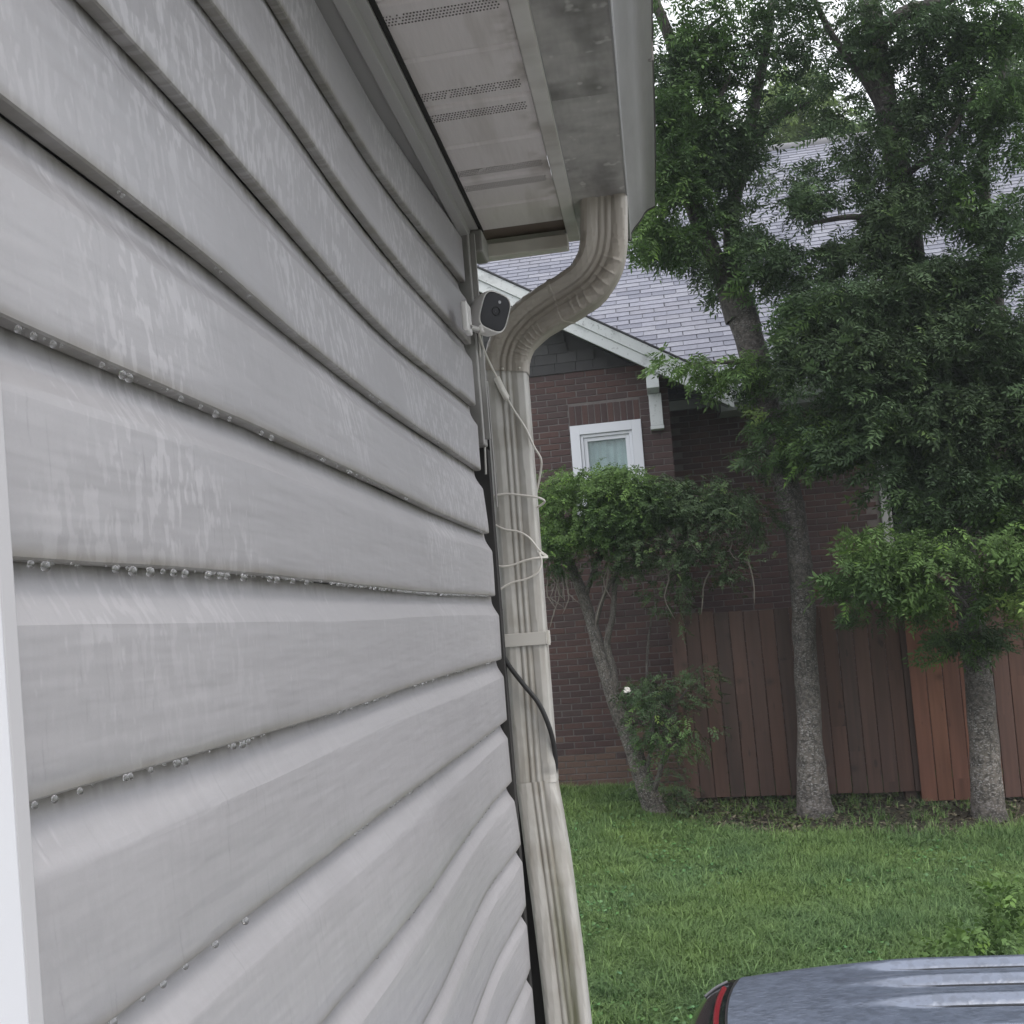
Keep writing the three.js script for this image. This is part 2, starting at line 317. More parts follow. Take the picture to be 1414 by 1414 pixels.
// sweeps a ribbed, rounded rectangle along a path of front-face centres; shape(t, q) may scale it
function spoutGeo(pts, w, d, n, opt = {}) {
  const cv = pts.length > 2 ? new THREE.CatmullRomCurve3(pts, false, 'centripetal') : new THREE.LineCurve3(pts[0], pts[1]);
  const prof = [], r = 0.011;
  const N = 30;
  for (let i = 0; i <= N; i++) { const x = -w / 2 + r + (w - 2 * r) * i / N, q = x / w; const rib = 0.0034 * (bell(q, -0.12, 0.045) + bell(q, 0.02, 0.045) + bell(q, 0.16, 0.045)); prof.push([x, -rib]); }
  for (let i = 1; i < 6; i++) { const a = i / 6 * Math.PI / 2; prof.push([w / 2 - r + r * Math.sin(a), -r + r * Math.cos(a)]); }
  for (let i = 0; i <= 6; i++) prof.push([w / 2, -r - (d - 2 * r) * i / 6]);
  for (let i = 1; i < 6; i++) { const a = i / 6 * Math.PI / 2; prof.push([w / 2 - r + r * Math.cos(a), -d + r - r * Math.sin(a)]); }
  prof.push([w / 2 - r, -d], [-w / 2 + r, -d]);
  for (let i = 1; i < 6; i++) { const a = i / 6 * Math.PI / 2; prof.push([-w / 2 + r - r * Math.sin(a), -d + r - r * Math.cos(a)]); }
  for (let i = 0; i <= 6; i++) prof.push([-w / 2, -d + r + (d - 2 * r) * i / 6]);
  for (let i = 1; i <= 6; i++) { const a = i / 6 * Math.PI / 2; prof.push([-w / 2 + r - r * Math.cos(a), -r + r * Math.sin(a)]); }
  const per = []; let L = 0; prof.forEach((q, i) => { if (i) L += Math.hypot(q[0] - prof[i - 1][0], q[1] - prof[i - 1][1]); per.push(L); });
  const len = cv.getLength();
  return grid(prof.length - 1, n, (i, j) => {
    const t = j / n, c = cv.getPointAt(t), T = cv.getTangentAt(t), Z = V(0, 0, 1).addScaledVector(T, -T.z).normalize(), X = V().crossVectors(Z, T).normalize().multiplyScalar(opt.flip ? -1 : 1);
    if (X.x < 0 && Math.abs(X.x) > 0.05) X.multiplyScalar(-1);
    let [x, z] = prof[i]; let sc = 1, dz = 0;
    if (opt.mod) [sc, dz] = opt.mod(t, x / w, z / d);
    x *= sc;
    return [c.x + X.x * x + Z.x * (z + dz), c.y + X.y * x + Z.y * (z + dz), c.z + X.z * x + Z.z * (z + dz), per[i] / 0.26 * (opt.us ?? 1), (opt.v0 ?? 0) + t * len / 1.6];
  }, 0.7);
}
const SPW = 0.0725, SPD = 0.052;
const spTop = atZ(696, 505, -1.70), spLow = atZ(738.5, 1082, -1.70);
const pipe = part('downspout', spoutGeo([spTop, spLow], SPW, SPD, 120, {
  mod: (t, qx, qz) => [1 - 0.012 * bell(t, 0.98, 0.02), -0.006 * bell(t, 0.985, 0.012) * sst(0, 0.4, qx)],
}), spoutMat, house);
{
  // lower length, knocked about and pushed out of line
  const a = atZ(740, 1080, -1.698), b = atZ(783, 1414, -1.675), c = V(b.x + 0.012, -2.35, -1.66);
  part('lower_pipe', spoutGeo([a, b, c], SPW * 0.99, SPD, 200, { v0: 0.5, mod: (t, qx, qz) => { const s = t * 2.03; return [1 + 0.03 * sst(0.04, 0.16, s) - 0.09 * bell(s, 0.0, 0.035) * sst(-0.1, 0.4, qx), -0.007 * bell(s, 0.13, 0.05) * sst(0.1, 0.4, qx) - 0.006 * bell(s, 0.0, 0.02) * sst(0, 0.5, qx)]; } }), spoutMat, pipe);
  // upper elbow: outlet, bend, slanting run, bend
  const P = [[833, 262, -1.585], [833, 300, -1.587], [832.5, 328, -1.59], [826, 357, -1.598], [808, 384, -1.612], [783, 403, -1.632], [755, 420, -1.652], [727, 441, -1.672], [706, 467, -1.688], [697.5, 492, -1.697], [696.5, 512, -1.6985]].map((q) => atZ(...q));
  const crimps = [[0.27, 0.50], [0.70, 0.90]];
  part('elbow', spoutGeo(P, SPW * 1.02, SPD, 360, {
    us: 1, mod: (t, qx, qz) => {
      let h = 0; for (const [a, b] of crimps) for (let k = 0; k < 7; k++) h += bell(t, a + (b - a) * k / 6, 0.0048);
      const side = crimps[0][0] - 0.05 < t && t < 0.6 ? sst(-0.3, 0.35, qx) : sst(0.5, -0.25, qx) * 0.4 + sst(-0.2, 0.4, qx) * 0.8;
      return [1 + 0.012 * h * (Math.abs(qx) > 0.4 ? 1 : 0) + (t > 0.93 ? 0.02 : 0) + (t > 0.565 && t < 0.58 ? 0.03 : 0), 0.0026 * h * side + (t > 0.93 ? 0.001 : 0) + (t > 0.565 && t < 0.58 ? 0.0012 : 0)];
    },
  }), elbowMat, pipe);
  for (const [x, y] of [[694, 509], [717, 508]]) { const g = new THREE.SphereGeometry(0.0022, 10, 6), p = atZ(x, y, -1.6965); g.translate(p.x, p.y, p.z); part('screw', g, std([0.6, 0.58, 0.52], 0.35, { metalness: 0.6 }), pipe); }
  // strap around the pipe
  const sy = atZ(725, 883, -1.69).y, sx = spLow.x;
  part('strap', [rbx(sx - SPW / 2 - 0.004, sy - 0.011, -1.6985, sx + SPW / 2 + 0.003, sy + 0.011, -1.6968, 0.0008), rbx(sx + SPW / 2 + 0.0012, sy - 0.011, -1.765, sx + SPW / 2 + 0.003, sy + 0.011, -1.6968, 0.0008), rbx(sx + SPW / 2 + 0.003, sy - 0.013, -1.715, sx + SPW / 2 + 0.008, sy + 0.012, -1.708, 0.001)], std([0.52, 0.50, 0.46], 0.45), pipe);
}

// ================================================================ security camera and cables
{
  const c0 = atZ(677, 433, -1.585);
  const cam = thing('security_camera', 'small white security camera with black face, fixed to the siding beside the downspout', 'security camera', [c0.x, c0.y, c0.z]);
  const holder = new THREE.Group(); // only used to work out the pose of the body
  holder.position.copy(c0); holder.rotation.set(0.12, 0.62, -0.30, 'YXZ'); holder.updateMatrixWorld(true);
  const M = holder.matrixWorld;
  const sq = (w, h, n = 44) => { const s = []; for (let i = 0; i < n; i++) { const a = i / n * Math.PI * 2, c = Math.cos(a), q = Math.sin(a), e = 2 / 3.6; s.push([Math.sign(c) * Math.abs(c) ** e * w / 2, Math.sign(q) * Math.abs(q) ** e * h / 2]); } return s; };
  // rings from the back (rounded) to the front rim
  const rings = [[-0.042, 0.02], [-0.041, 0.5], [-0.038, 0.74], [-0.032, 0.88], [-0.022, 0.97], [-0.008, 1], [0.012, 1.0], [0.0165, 0.985], [0.018, 0.955], [0.0175, 0.925], [0.0163, 0.915]];
  const pts = sq(0.051, 0.063);
  const body = grid(pts.length, rings.length - 1, (i, j) => { const q = pts[i % pts.length]; return [q[0] * rings[j][1], q[1] * rings[j][1], rings[j][0]]; }); body.applyMatrix4(M);
  part('body', body, std([0.78, 0.76, 0.73], 0.4), cam);
  const fr = [[0.0164, 0.914], [0.0172, 0.9], [0.0178, 0.85], [0.0182, 0.5], [0.0184, 0.01]];
  const face = grid(pts.length, fr.length - 1, (i, j) => { const q = pts[i % pts.length]; return [q[0] * fr[j][1], q[1] * fr[j][1], fr[j][0]]; }); face.applyMatrix4(M);
  part('face_plate', face, std([0.012, 0.012, 0.016], 0.5), cam);
  const lens = new THREE.TorusGeometry(0.0065, 0.0012, 8, 24); lens.translate(0.001, 0.001, 0.0184); lens.applyMatrix4(M); part('lens', lens, std([0.008, 0.008, 0.01], 0.4), cam);
  const dot = new THREE.SphereGeometry(0.0026, 12, 8); dot.scale(1, 1, 0.4); dot.translate(0.003, 0.0165, 0.0184); dot.applyMatrix4(M); part('sensor', dot, std([0.45, 0.45, 0.47], 0.3), cam);
  // wall plate, arm and screw knob
  const w0 = atX(644, 440, WX + 0.016);
  part('wall_plate', [rbx(WX + 0.012, w0.y - 0.022, w0.z - 0.018, WX + 0.021, w0.y + 0.022, w0.z + 0.018, 0.003, 3)], std([0.66, 0.64, 0.62], 0.4), cam);
  const a0 = V(WX + 0.02, w0.y - 0.013, w0.z), a1 = atZ(661, 454, -1.56), a2 = atZ(678, 452, -1.585);
  const knob = new THREE.CylinderGeometry(0.0042, 0.0042, 0.012, 14); { const p = atZ(664, 455, -1.56); knob.rotateZ(0.3); knob.translate(p.x, p.y, p.z); }
  part('arm', [tube([a0, a0.clone().lerp(a1, 0.5), a1, a2], 0.0034, 8, 6), knob], std([0.6, 0.58, 0.55], 0.4), cam);
}
{
  const white = std([0.62, 0.59, 0.54], 0.45), q = (x, y, z) => atZ(x, y, z);
  const fz = -1.694;   // just in front of the pipe
  const c = thing('white_cable', 'thin white camera cable with inline connector, wound round the downspout', 'cable', q(665, 470, -1.6).toArray());
  part('cord', [tube([q(661, 457, -1.575), q(664, 470, -1.60), q(672, 492, -1.65), q(687, 523, fz)], 0.0019),
    tube([q(699, 548, fz), q(710, 567, fz), q(726, 592, fz), q(737, 616, -1.70), q(747, 634, -1.71), q(746, 655, -1.73), q(740, 686, -1.745), q(741, 700, -1.72), q(752, 692, -1.70), q(746, 688, -1.694), q(722, 684, fz), q(700, 682, fz), q(682, 685, fz), q(676, 695, -1.72), q(676, 712, -1.73), q(683, 724, -1.70), q(697, 731, fz), q(715, 734, fz), q(730, 742, fz), q(745, 760, -1.70), q(756, 769, -1.715), q(744, 770, -1.696), q(725, 774, fz), q(705, 781, fz), q(690, 782, fz), q(683, 774, -1.71)], 0.0018, 8, 8),
    tube([q(756, 770, -1.715), q(745, 764, -1.698), q(748, 775, -1.698), q(743, 790, fz), q(728, 799, fz), q(706, 805, fz), q(690, 815, fz), q(682, 830, -1.70)], 0.0017)], white, c);
  const sl = tube([q(686, 522, fz - 0.001), q(692, 535, fz), q(700, 550, fz)], 0.0058, 10, 6), bt = tube([q(692, 537, fz + 0.003), q(701, 552, fz + 0.003)], 0.004, 10, 6);
  part('connector', [sl, bt], std([0.68, 0.65, 0.6], 0.4), c);
  const c2 = thing('grey_wire', 'straight grey wire running down the corner behind the camera', 'cable', q(664, 480, -1.6).toArray());
  part('wire', [tube([q(661, 457, -1.59), q(663, 490, -1.625), q(667, 560, -1.64), q(671, 655, -1.645)], 0.0017)], std([0.5, 0.48, 0.45], 0.5), c2);
  const b = thing('black_cable', 'thick black cable looping across the front of the downspout', 'cable', q(690, 860, -1.66).toArray());
  part('cord', [tube([q(691, 842, -1.70), q(687, 862, -1.66), q(689, 890, -1.66), q(701, 916, -1.675), q(722, 944, -1.688), q(743, 970, -1.688), q(757, 1000, -1.69), q(765, 1030, -1.70), q(767, 1060, -1.72), q(763, 1083, -1.745)], 0.0042, 10, 8)], std([0.022, 0.021, 0.021], 0.5), b);
}
// ================================================================ raindrops on the siding edges
{
  const pts = []; for (let i = 0; i <= 16; i++) { const a = i / 16 * Math.PI; pts.push(new THREE.Vector2(Math.sin(a) * (0.9 + 0.1 * Math.cos(a)), -Math.cos(a) * 1.0)); }
  const dg = new THREE.LatheGeometry(pts, 20); const water = std([1, 1, 1], 0.03, { transmission: 1, thickness: 0.003, ior: 1.33, clearcoat: 1, clearcoatRoughness: 0.02 });
  const rows = [
    [1, 'third siding course edge above the level one', [[42, 458], [62, 462], [88, 470], [153, 500], [180, 514], [188, 514], [257, 550], [283, 557], [303, 566], [322, 573], [367, 600], [381, 608]], 'sloping siding edge above the level one'],
    [0, '', [[53, 778], [73, 778], [168, 786], [191, 785], [215, 787], [232, 788], [246, 789], [262, 791], [293, 793], [310, 796], [319, 797], [342, 798], [378, 801], [388, 802], [410, 803], [430, 806]], 'nearly level siding edge at mid height'],
    [-1, '', [[65, 1110], [92, 1104], [126, 1092], [187, 1074], [193, 1071], [220, 1063], [255, 1052], [265, 1050], [330, 1028], [342, 1025], [350, 1022]], 'first siding edge below the level one'],
    [-2, '', [[158, 1402], [200, 1376], [228, 1350], [260, 1324], [345, 1264], [302, 1290]], 'second siding edge below the level one'],
  ];
  const ORD = ['first', 'second', 'third', 'fourth', 'fifth', 'sixth', 'seventh', 'eighth', 'ninth', 'tenth', 'eleventh', 'twelfth', 'thirteenth', 'fourteenth', 'fifteenth', 'sixteenth'];
  for (const [k, , list, where] of rows) list.sort((a, b) => a[0] - b[0]).forEach(([x, y], di) => {
    const p = atX(x, y, WX + 0.009), z = clamp(p.z, -1.55, ZN - 0.004), yb = Y0 + k * EXPO + 0.0012 * Math.sin(z * 7 + k * 2.1), r = rr(0.0015, 0.0025);
    const m = new THREE.Mesh(dg, water); m.name = numbered('raindrop'); m.scale.set(r, r * 1.1, r);
    m.position.set(WX + 0.0095 + buckle(yb, z), yb - r * 0.75, z); scene.add(m);
    tag(m, ORD[di] + ' large clear raindrop from the left on the ' + where, 'raindrop', 'raindrops hanging from the ' + where);
  });
  const small = [];
  const add = (x, y, z, r) => { const g = dg.clone(); g.scale(r, r * 1.1, r); g.translate(x, y - r * 0.5, z); small.push(g); };
  for (let k = -5; k <= 2; k++) for (let i = 0; i < (k === 0 ? 170 : k > -3 && k < 2 ? 70 : 40); i++) {
    const z = k >= -2 && k <= 1 ? -0.78 - 0.78 * rnd() : rr(-1.55, -0.5), yb = Y0 + k * EXPO + 0.0012 * Math.sin(z * 7 + k * 2.1);
    if (fbm(z * 7, k * 3, 201, 2) < 0.42 && k !== 0) continue;
    add(WX + 0.0095 + buckle(yb, z), yb, z, rr(0.0008, 0.0016));
  }
  for (const k of [1, 0, 0, 0, -1]) for (let i = 0; i < 26; i++) { const z = rr(-0.8, -0.40), yb = Y0 + k * EXPO + 0.0012 * Math.sin(z * 7 + k * 2.1); add(WX + rr(0.006, 0.011) + buckle(yb, z), yb, z, rr(0.0004, 0.0009)); }
  for (let i = 0; i < 26; i++) { const z = rr(-1.75, -0.95); add(rnd() < 0.5 ? GX1 + 0.002 : GX1 + 0.05, 0, z, 0.0012); const g = small[small.length - 1]; g.translate(0, (g.boundingBox, i % 2 ? SY - 0.002 : SY + 0.079), 0); }
  const s = part('small_raindrops', small, water); tag(s, 'fine beads of rain along the siding edges and gutter lip', 'raindrops', null, 'stuff');
}

// ================================================================ ground
{
  const lawnMap = tex(1024, 1024, (u, v) => {
    const a = fbm(u * 14, v * 14, 301, 5), b = fbm(u * 90, v * 90, 303, 3);
    return [0.035 + 0.03 * a * b * 2, 0.055 + 0.05 * b * a * 2, 0.022 + 0.012 * b];
  }, false, [0.25, 0.25]);
  const g = grid(100, 100, (i, j) => { const f = (t) => Math.sign(t) * (Math.abs(t) ** 2.2), x = f(i / 50 - 1) * 200 + 1, z = f(j / 50 - 1) * 200 - 8; return [x, groundY(x, z) - (z > -3 ? 0.0 : 0), z, x, z]; });
  tag(part('lawn', g, std([1, 1, 1], 0.95, { map: lawnMap })), 'green lawn sloping up to the fence', 'lawn', null, 'structure');
  const dm = tex(512, 512, (u, v) => { const a = fbm(u * 12, v * 12, 311, 4), b = fbm(u * 80, v * 80, 313, 2); return [0.030 + 0.035 * b * a, 0.026 + 0.03 * b * a, 0.017 + 0.018 * b * a]; }, false, [0.8, 0.8]);
  const bed = grid(70, 14, (i, j) => { const x = -1.2 + i * 0.12, zf = bedEdge(x), z = -10.35 + (zf + 10.35) * j / 14; return [x, groundY(x, z) + 0.006, z, x, z]; });
  tag(part('bare_soil', bed, std([1, 1, 1], 0.95, { map: dm })), 'dark bare soil strip under the trees along the fence', 'soil', null, 'structure');
  const drive = grid(30, 12, (i, j) => { const x = -0.3 + i * 0.35, z = -3.75 + j * 0.7; return [x, -2.862, z, x, z]; });  // mostly out of view; enlarged and lightened to bounce light onto the eave
  const concrete = tex(512, 512, (u, v) => { const a = 0.30 + 0.08 * (fbm(u * 60, v * 60, 321, 3) - 0.5) + 0.10 * (fbm(u * 4, v * 4, 323) - 0.5); return [a * 1.02, a, a * 0.97]; }, false, [0.5, 0.5]);
  tag(part('driveway', [drive], std([1, 1, 1], 0.7, { map: concrete })), 'pale concrete driveway under the parked car, widened to bounce light', 'driveway', null, 'structure');
}
function bedEdge(x) { return -9.05 + 0.35 * bell(x, 1.6, 1.1) + 0.15 * bell(x, 3.4, 0.7) - 0.35 * sst(0.6, -0.6, x) - 1.7 * sst(-0.15, -0.6, x) + 0.18 * (vn(x * 2.3, 4, 9) - 0.5); }
{
  // grass: clumps of bent blades
  const blade = (h, w, bend, az, ox, oz) => {
    const p = [], N = 3, idx = []; const ca = Math.cos(az), sa = Math.sin(az);
    for (let i = 0; i <= N; i++) { const t = i / N, ww = w * (1 - t * 0.92) / 2, d = bend * t * t, y = h * (t - 0.25 * bend / h * t * t * t); for (const s of [-1, 1]) p.push(ox + ca * d - sa * ww * s, y, oz + sa * d + ca * ww * s); }
    for (let i = 0; i < N; i++) { const a = i * 2; idx.push(a, a + 1, a + 3, a, a + 3, a + 2); }
    const g = new THREE.BufferGeometry(); g.setAttribute('position', new THREE.Float32BufferAttribute(p, 3)); g.setIndex(idx); g.computeVertexNormals(); return g;
  };
  const clump = () => mergeGeometries(Array.from({ length: 8 }, () => blade(rr(0.035, 0.10), rr(0.005, 0.010), rr(0.03, 0.10), rnd() * 6.283, gauss() * 0.03, gauss() * 0.03)));
  const gm = std([1, 1, 1], 0.6, { transmission: 0.25, thickness: 0, specularIntensity: 0.5 });
  const M = new THREE.Matrix4(), Q = new THREE.Quaternion(), Y = V(0, 1, 0), C = new THREE.Color(), list = [[], [], []];
  const tuftNoise = (x, z) => fbm(x * 1.1 + 5, z * 1.1, 331, 3);  // slow noise that varies blade height
  for (let k = 0; k < 230000; k++) {
    const x = rr(-1.9, 6.2), z = -10.5 + 6.7 * rnd() ** 1.0;
    const e = bedEdge(x); if (z < e + gauss() * 0.24 && !(rnd() < 0.025)) continue;
    if (x < 0.2 && z > -4.2) continue;
    const s = tuftNoise(x, z), hgt = 0.35 + 0.95 * s + (rnd() < 0.03 ? 0.6 : 0) + 0.5 * sst(3.2, 4.2, x) * sst(-5.8, -5, z);
    Q.setFromAxisAngle(Y, rnd() * 6.283); M.compose(V(x, groundY(x, z) - 0.004, z), Q, V(1, hgt, 1).multiplyScalar(rr(0.8, 1.25)));
    const t = rnd(), y = fbm(x * 2.2, z * 2.2, 337, 3);
    list[k % 3].push([M.clone(), [0.074 + 0.09 * y + 0.14 * t ** 3, 0.150 + 0.10 * y + 0.19 * t ** 3, 0.062 + 0.075 * t ** 3]]);
  }
  list.forEach((L, q) => {
    const im = new THREE.InstancedMesh(clump(), gm, L.length); im.name = numbered('grass'); im.castShadow = im.receiveShadow = true;
    L.forEach(([m, c], i) => { im.setMatrixAt(i, m); im.setColorAt(i, C.setRGB(...c)); });
    scene.add(im); tag(im, 'short wet green grass covering the lawn', 'grass', null, 'stuff');
  });
  // clover, weeds and low ground cover: small round leaves
  const leaf = new THREE.CircleGeometry(0.007, 6); leaf.rotateX(-Math.PI / 2 + 0.3);
  const clov = [leaf.clone(), leaf.clone().rotateY(2.1), leaf.clone().rotateY(4.2)].map((g, i) => { g.translate(0.007 * Math.cos(i * 2.1), 0.035, -0.007 * Math.sin(i * 2.1)); return plain(g); });
  const cg = mergeGeometries(clov); const L = [], W = [];
  for (let k = 0; k < 42000; k++) {
    const x = rr(-1.9, 6.2), z = rr(-10.4, -3.9), e = bedEdge(x), bed = z < e;
    if (!bed && fbm(x * 1.6, z * 1.6, 341, 3) < 0.5 + 0.2 * rnd()) continue;
    if (bed && fbm(x * 2.6, z * 2.6, 343, 3) < 0.46 + 0.25 * rnd()) continue;
    if (x < 0.2 && z > -4.2) continue;
    const s = rr(0.7, 1.6); M.compose(V(x, groundY(x, z) + rr(-0.025, 0.01), z), Q.setFromAxisAngle(V(gauss() * 0.4, 1, gauss() * 0.4).normalize(), rnd() * 6.3), V(s, s, s));
    L.push([M.clone(), bed ? [0.05 + rnd() * 0.04, 0.075 + rnd() * 0.05, 0.035] : [0.07 + 0.04 * rnd(), 0.16 + 0.06 * rnd(), 0.05 + 0.03 * rnd()]]);
  }
  const im = new THREE.InstancedMesh(cg, std([1, 1, 1], 0.5), L.length); im.name = 'ground_cover'; L.forEach(([m, c], i) => { im.setMatrixAt(i, m); im.setColorAt(i, C.setRGB(...c)); });
  im.castShadow = im.receiveShadow = true; scene.add(im); tag(im, 'low clover and weeds among the grass and soil', 'ground cover', null, 'stuff');
  // fallen leaves on the soil
  const lg = new THREE.CircleGeometry(0.02, 6); lg.scale(1, 0.45, 1); lg.rotateX(-Math.PI / 2); plain(lg);
  const D = [];
  for (let k = 0; k < 9000; k++) { const x = rr(-1, 6.2), z = rr(-10.4, -8.2); if (z > bedEdge(x) + Math.abs(gauss()) * 0.35) continue; const s = rr(0.5, 1.5); M.compose(V(x, groundY(x, z) + rr(0.008, 0.03), z), Q.setFromEuler(new THREE.Euler(gauss() * 0.6, rnd() * 6.3, gauss() * 0.6)), V(s, s, s)); const t = rnd(); D.push([M.clone(), t < 0.15 ? [0.22, 0.2, 0.13] : t < 0.5 ? [0.10, 0.085, 0.055] : [0.06, 0.05, 0.032]]); }
  const dm = new THREE.InstancedMesh(lg, std([1, 1, 1], 0.6), D.length); dm.name = 'fallen_leaves'; D.forEach(([m, c], i) => { dm.setMatrixAt(i, m); dm.setColorAt(i, C.setRGB(...c)); });
  dm.castShadow = dm.receiveShadow = true; scene.add(dm); tag(dm, 'brown fallen leaves scattered on the soil under the trees', 'leaves', null, 'stuff');
}

// ================================================================ the brick house beyond
const brickHouse = thing('brick_house', 'dark red brick house with grey shingle roof and white trimmed gable behind the trees', 'house', [0.25, -1.9, -11]);
{
  const ZG = -10.65, ZW = -11.4, GXR = 0.25, SHK = 2.575;
  const mortar = std([1, 1, 1], 0.9, { map: tex(256, 256, (u, v) => { const a = 0.15 + 0.07 * (fbm(u * 20, v * 20, 401) - 0.5); return [a * 1.08, a * 0.95, a * 0.9]; }) });
  const win = { x0: -0.80, x1: -0.055, y0: 0.95, y1: 2.0 };
  const wall = part('wall', [bx(-3.6, -2.1, ZG - 0.25, win.x0, SHK, ZG), bx(win.x1, -2.1, ZG - 0.25, GXR - 0.006, SHK, ZG), bx(win.x0, -2.1, ZG - 0.25, win.x1, win.y0, ZG), bx(win.x0, win.y1, ZG - 0.25, win.x1, SHK, ZG), bx(GXR - 0.25, -2.1, ZW, GXR - 0.0065, SHK, ZG - 0.25)], mortar, brickHouse);
  const wwin = { x0: 2.42, x1: 3.15, y0: 0.2, y1: 1.75 };
  const wing = part('wall', [bx(GXR - 0.25, -2.1, ZW - 0.25, wwin.x0, 2.2, ZW), bx(wwin.x1, -2.1, ZW - 0.25, 9, 2.2, ZW), bx(wwin.x0, -2.1, ZW - 0.25, wwin.x1, wwin.y0, ZW), bx(wwin.x0, wwin.y1, ZW - 0.25, wwin.x1, 2.2, ZW), bx(8.75, -2.1, -17, 9, 2.2, ZW - 0.25), bx(-3.6, -2.1, -17, 9, 2.2, -16.7)], mortar, brickHouse);
  const grain = (c) => tex(128, 128, (u, v) => { const g = 0.8 + 0.4 * fbm(u * 14, v * 14, 411 + c[0] * 99, 3); return c.map((q) => q * g); }, false, [6, 6]);
  const tones = [[0.074, 0.041, 0.037], [0.060, 0.035, 0.033], [0.086, 0.046, 0.039], [0.068, 0.043, 0.040]].map((c) => std([1, 1, 1], 0.75, { map: grain(c) }));
  const pale = std([1, 1, 1], 0.8, { map: grain([0.125, 0.078, 0.058]) });
  const BL = 0.203, BH = 0.057, P = 0.213, C = 0.067;
  const geos = [0, 1, 2, 3].map((i) => { const g = new RoundedBoxGeometry(BL - 0.002 * i, BH - 0.001 * (i % 2), 0.03, 1, 0.004); return boxUV(g); });
  const half = boxUV(new RoundedBoxGeometry(0.095, BH, 0.03, 1, 0.004)), sold = boxUV(new RoundedBoxGeometry(0.057, 0.2, 0.03, 1, 0.004));
  let singles = 0; const rest = [[], [], [], [], []];
  const put = (parent, g, x, y, z, mi, single) => {
    const t = rr(-0.0025, 0.0025);
    if (single && singles < 290) { singles++; const m = new THREE.Mesh(g, mi === 4 ? pale : tones[mi]); m.name = numbered('brick'); const o = worldOf(parent); m.position.set(x - o.x, y - o.y, z - 0.008 + t - o.z); m.rotation.z = rr(-0.006, 0.006); m.castShadow = m.receiveShadow = true; parent.add(m); }
    else { const q = g.clone(); q.translate(x, y, z - 0.008 + t); rest[mi].push(q); }
  };
  const rows = Math.floor((SHK + 1.95) / C);
  for (let r = 0; r < rows; r++) {
    const y = SHK - 0.035 - r * C; const off = r % 2 ? P / 2 : 0;
    for (let i = 0; i < 14; i++) {
      let x = GXR - BL / 2 - 0.0 - i * P + (off ? 0 : 0); if (off) x -= P / 2; if (x < -3.0) break;
      const lint = y > win.y1 - 0.02 && y < win.y1 + 0.215;
      if ((y > win.y0 - 0.03 && y < win.y1 + 0.03 || lint) && x + BL / 2 > win.x0 - 0.0 && x - BL / 2 < win.x1 + 0.0) {
        const l = x - BL / 2, rr2 = x + BL / 2;
        if (l > win.x0 - 0.025 && rr2 < win.x1 + 0.025) continue;
        if (rr2 > win.x0 && l < win.x0) { const w = win.x0 - l - 0.006; if (w > 0.02) put(wall, boxUV(new RoundedBoxGeometry(w, BH, 0.03, 1, 0.004)), l + w / 2, y, ZG, (r * 3 + i) % 4, x > -1.25); }
        else if (l < win.x1) { const w = rr2 - win.x1 - 0.006; if (w > 0.02) put(wall, boxUV(new RoundedBoxGeometry(w, BH, 0.03, 1, 0.004)), rr2 - w / 2, y, ZG, (r * 3 + i) % 4, true); }
        continue;
      }
      const vis = x > -1.3 && (y > 1.28 || y < 0.1), low = y < -1.2 && rnd() < sst(-1.2, -1.6, y);
      put(wall, geos[(r + i * 2) % 4], x, y, ZG, low ? 4 : Math.floor(rnd() * 4), vis);
    }
    if (off) put(wall, half, GXR - 0.048, y, ZG, r % 4, y > 1.2);
  }
  for (let i = 0; i < 11; i++) put(wall, sold, win.x0 + 0.035 + i * 0.0675, win.y1 + 0.11, ZG, i % 4, true);
  for (let r = 0; r < 62; r++) for (let i = 0; i < 24; i++) {
    const x = GXR + 0.11 + i * P + (r % 2) * P / 2, y = 2.16 - r * C; if (x > wwin.x0 - 0.1 && x < wwin.x1 + 0.1 && y > wwin.y0 - 0.03 && y < wwin.y1 + 0.03) continue;
    put(wing, geos[(r + i) % 4], x, y, ZW, Math.floor(rnd() * 4), x > 1.25 && x < 2.3 && y > 0.3 && y < 1.7);
  }
  rest.forEach((L, i) => { if (L.length) part('brickwork', L, i === 4 ? pale : tones[i], wall, 'stuff'); });

  // grey shakes in the gable
  const shakeM = [0.062, 0.072, 0.055].map((c) => std([c * 1.03, c, c * 1.0], 0.8));
  const apexX = -2.35, pitch = (3.693 - 2.186) / (0.888 + 1.616), rakeY = (x) => 3.693 - pitch * (x + 1.616);
  const gable = part('gable', (() => { const s = new THREE.Shape(); s.moveTo(-4.6, SHK + 0.002); s.lineTo(GXR, SHK + 0.002); s.lineTo(GXR, rakeY(GXR) - 0.2); s.lineTo(apexX, rakeY(apexX) - 0.12); s.lineTo(-4.6, rakeY(apexX) - 1.4); const e = new THREE.ExtrudeGeometry(s, { depth: 0.2, bevelEnabled: false }); e.translate(0, 0, ZG - 0.21); return e; })(), shakeM[2], brickHouse);
  for (let r = 0; r < 8; r++) { let x = -1.9 + (r % 2) * 0.11; const y = SHK + 0.004 + r * 0.105; while (x < GXR - 0.05) { const w = Math.min(rr(0.14, 0.26), GXR - x); if (rakeY(x + w) - 0.19 > y + 0.1) part('shake', (() => { const g = bx(x + 0.003, y, ZG - 0.006, x + w - 0.003, y + 0.116, ZG + 0.004); const p = g.attributes.position; for (let k = 0; k < p.count; k++) if (p.getY(k) < y + 0.05) p.setZ(k, p.getZ(k) + 0.008); return g; })(), shakeM[Math.floor(rnd() * 3)], gable); x += w; } }
  part('sill_band', bx(-3.6, SHK - 0.002, ZG - 0.002, GXR + 0.012, SHK + 0.014, ZG + 0.022), shakeM[2], brickHouse);

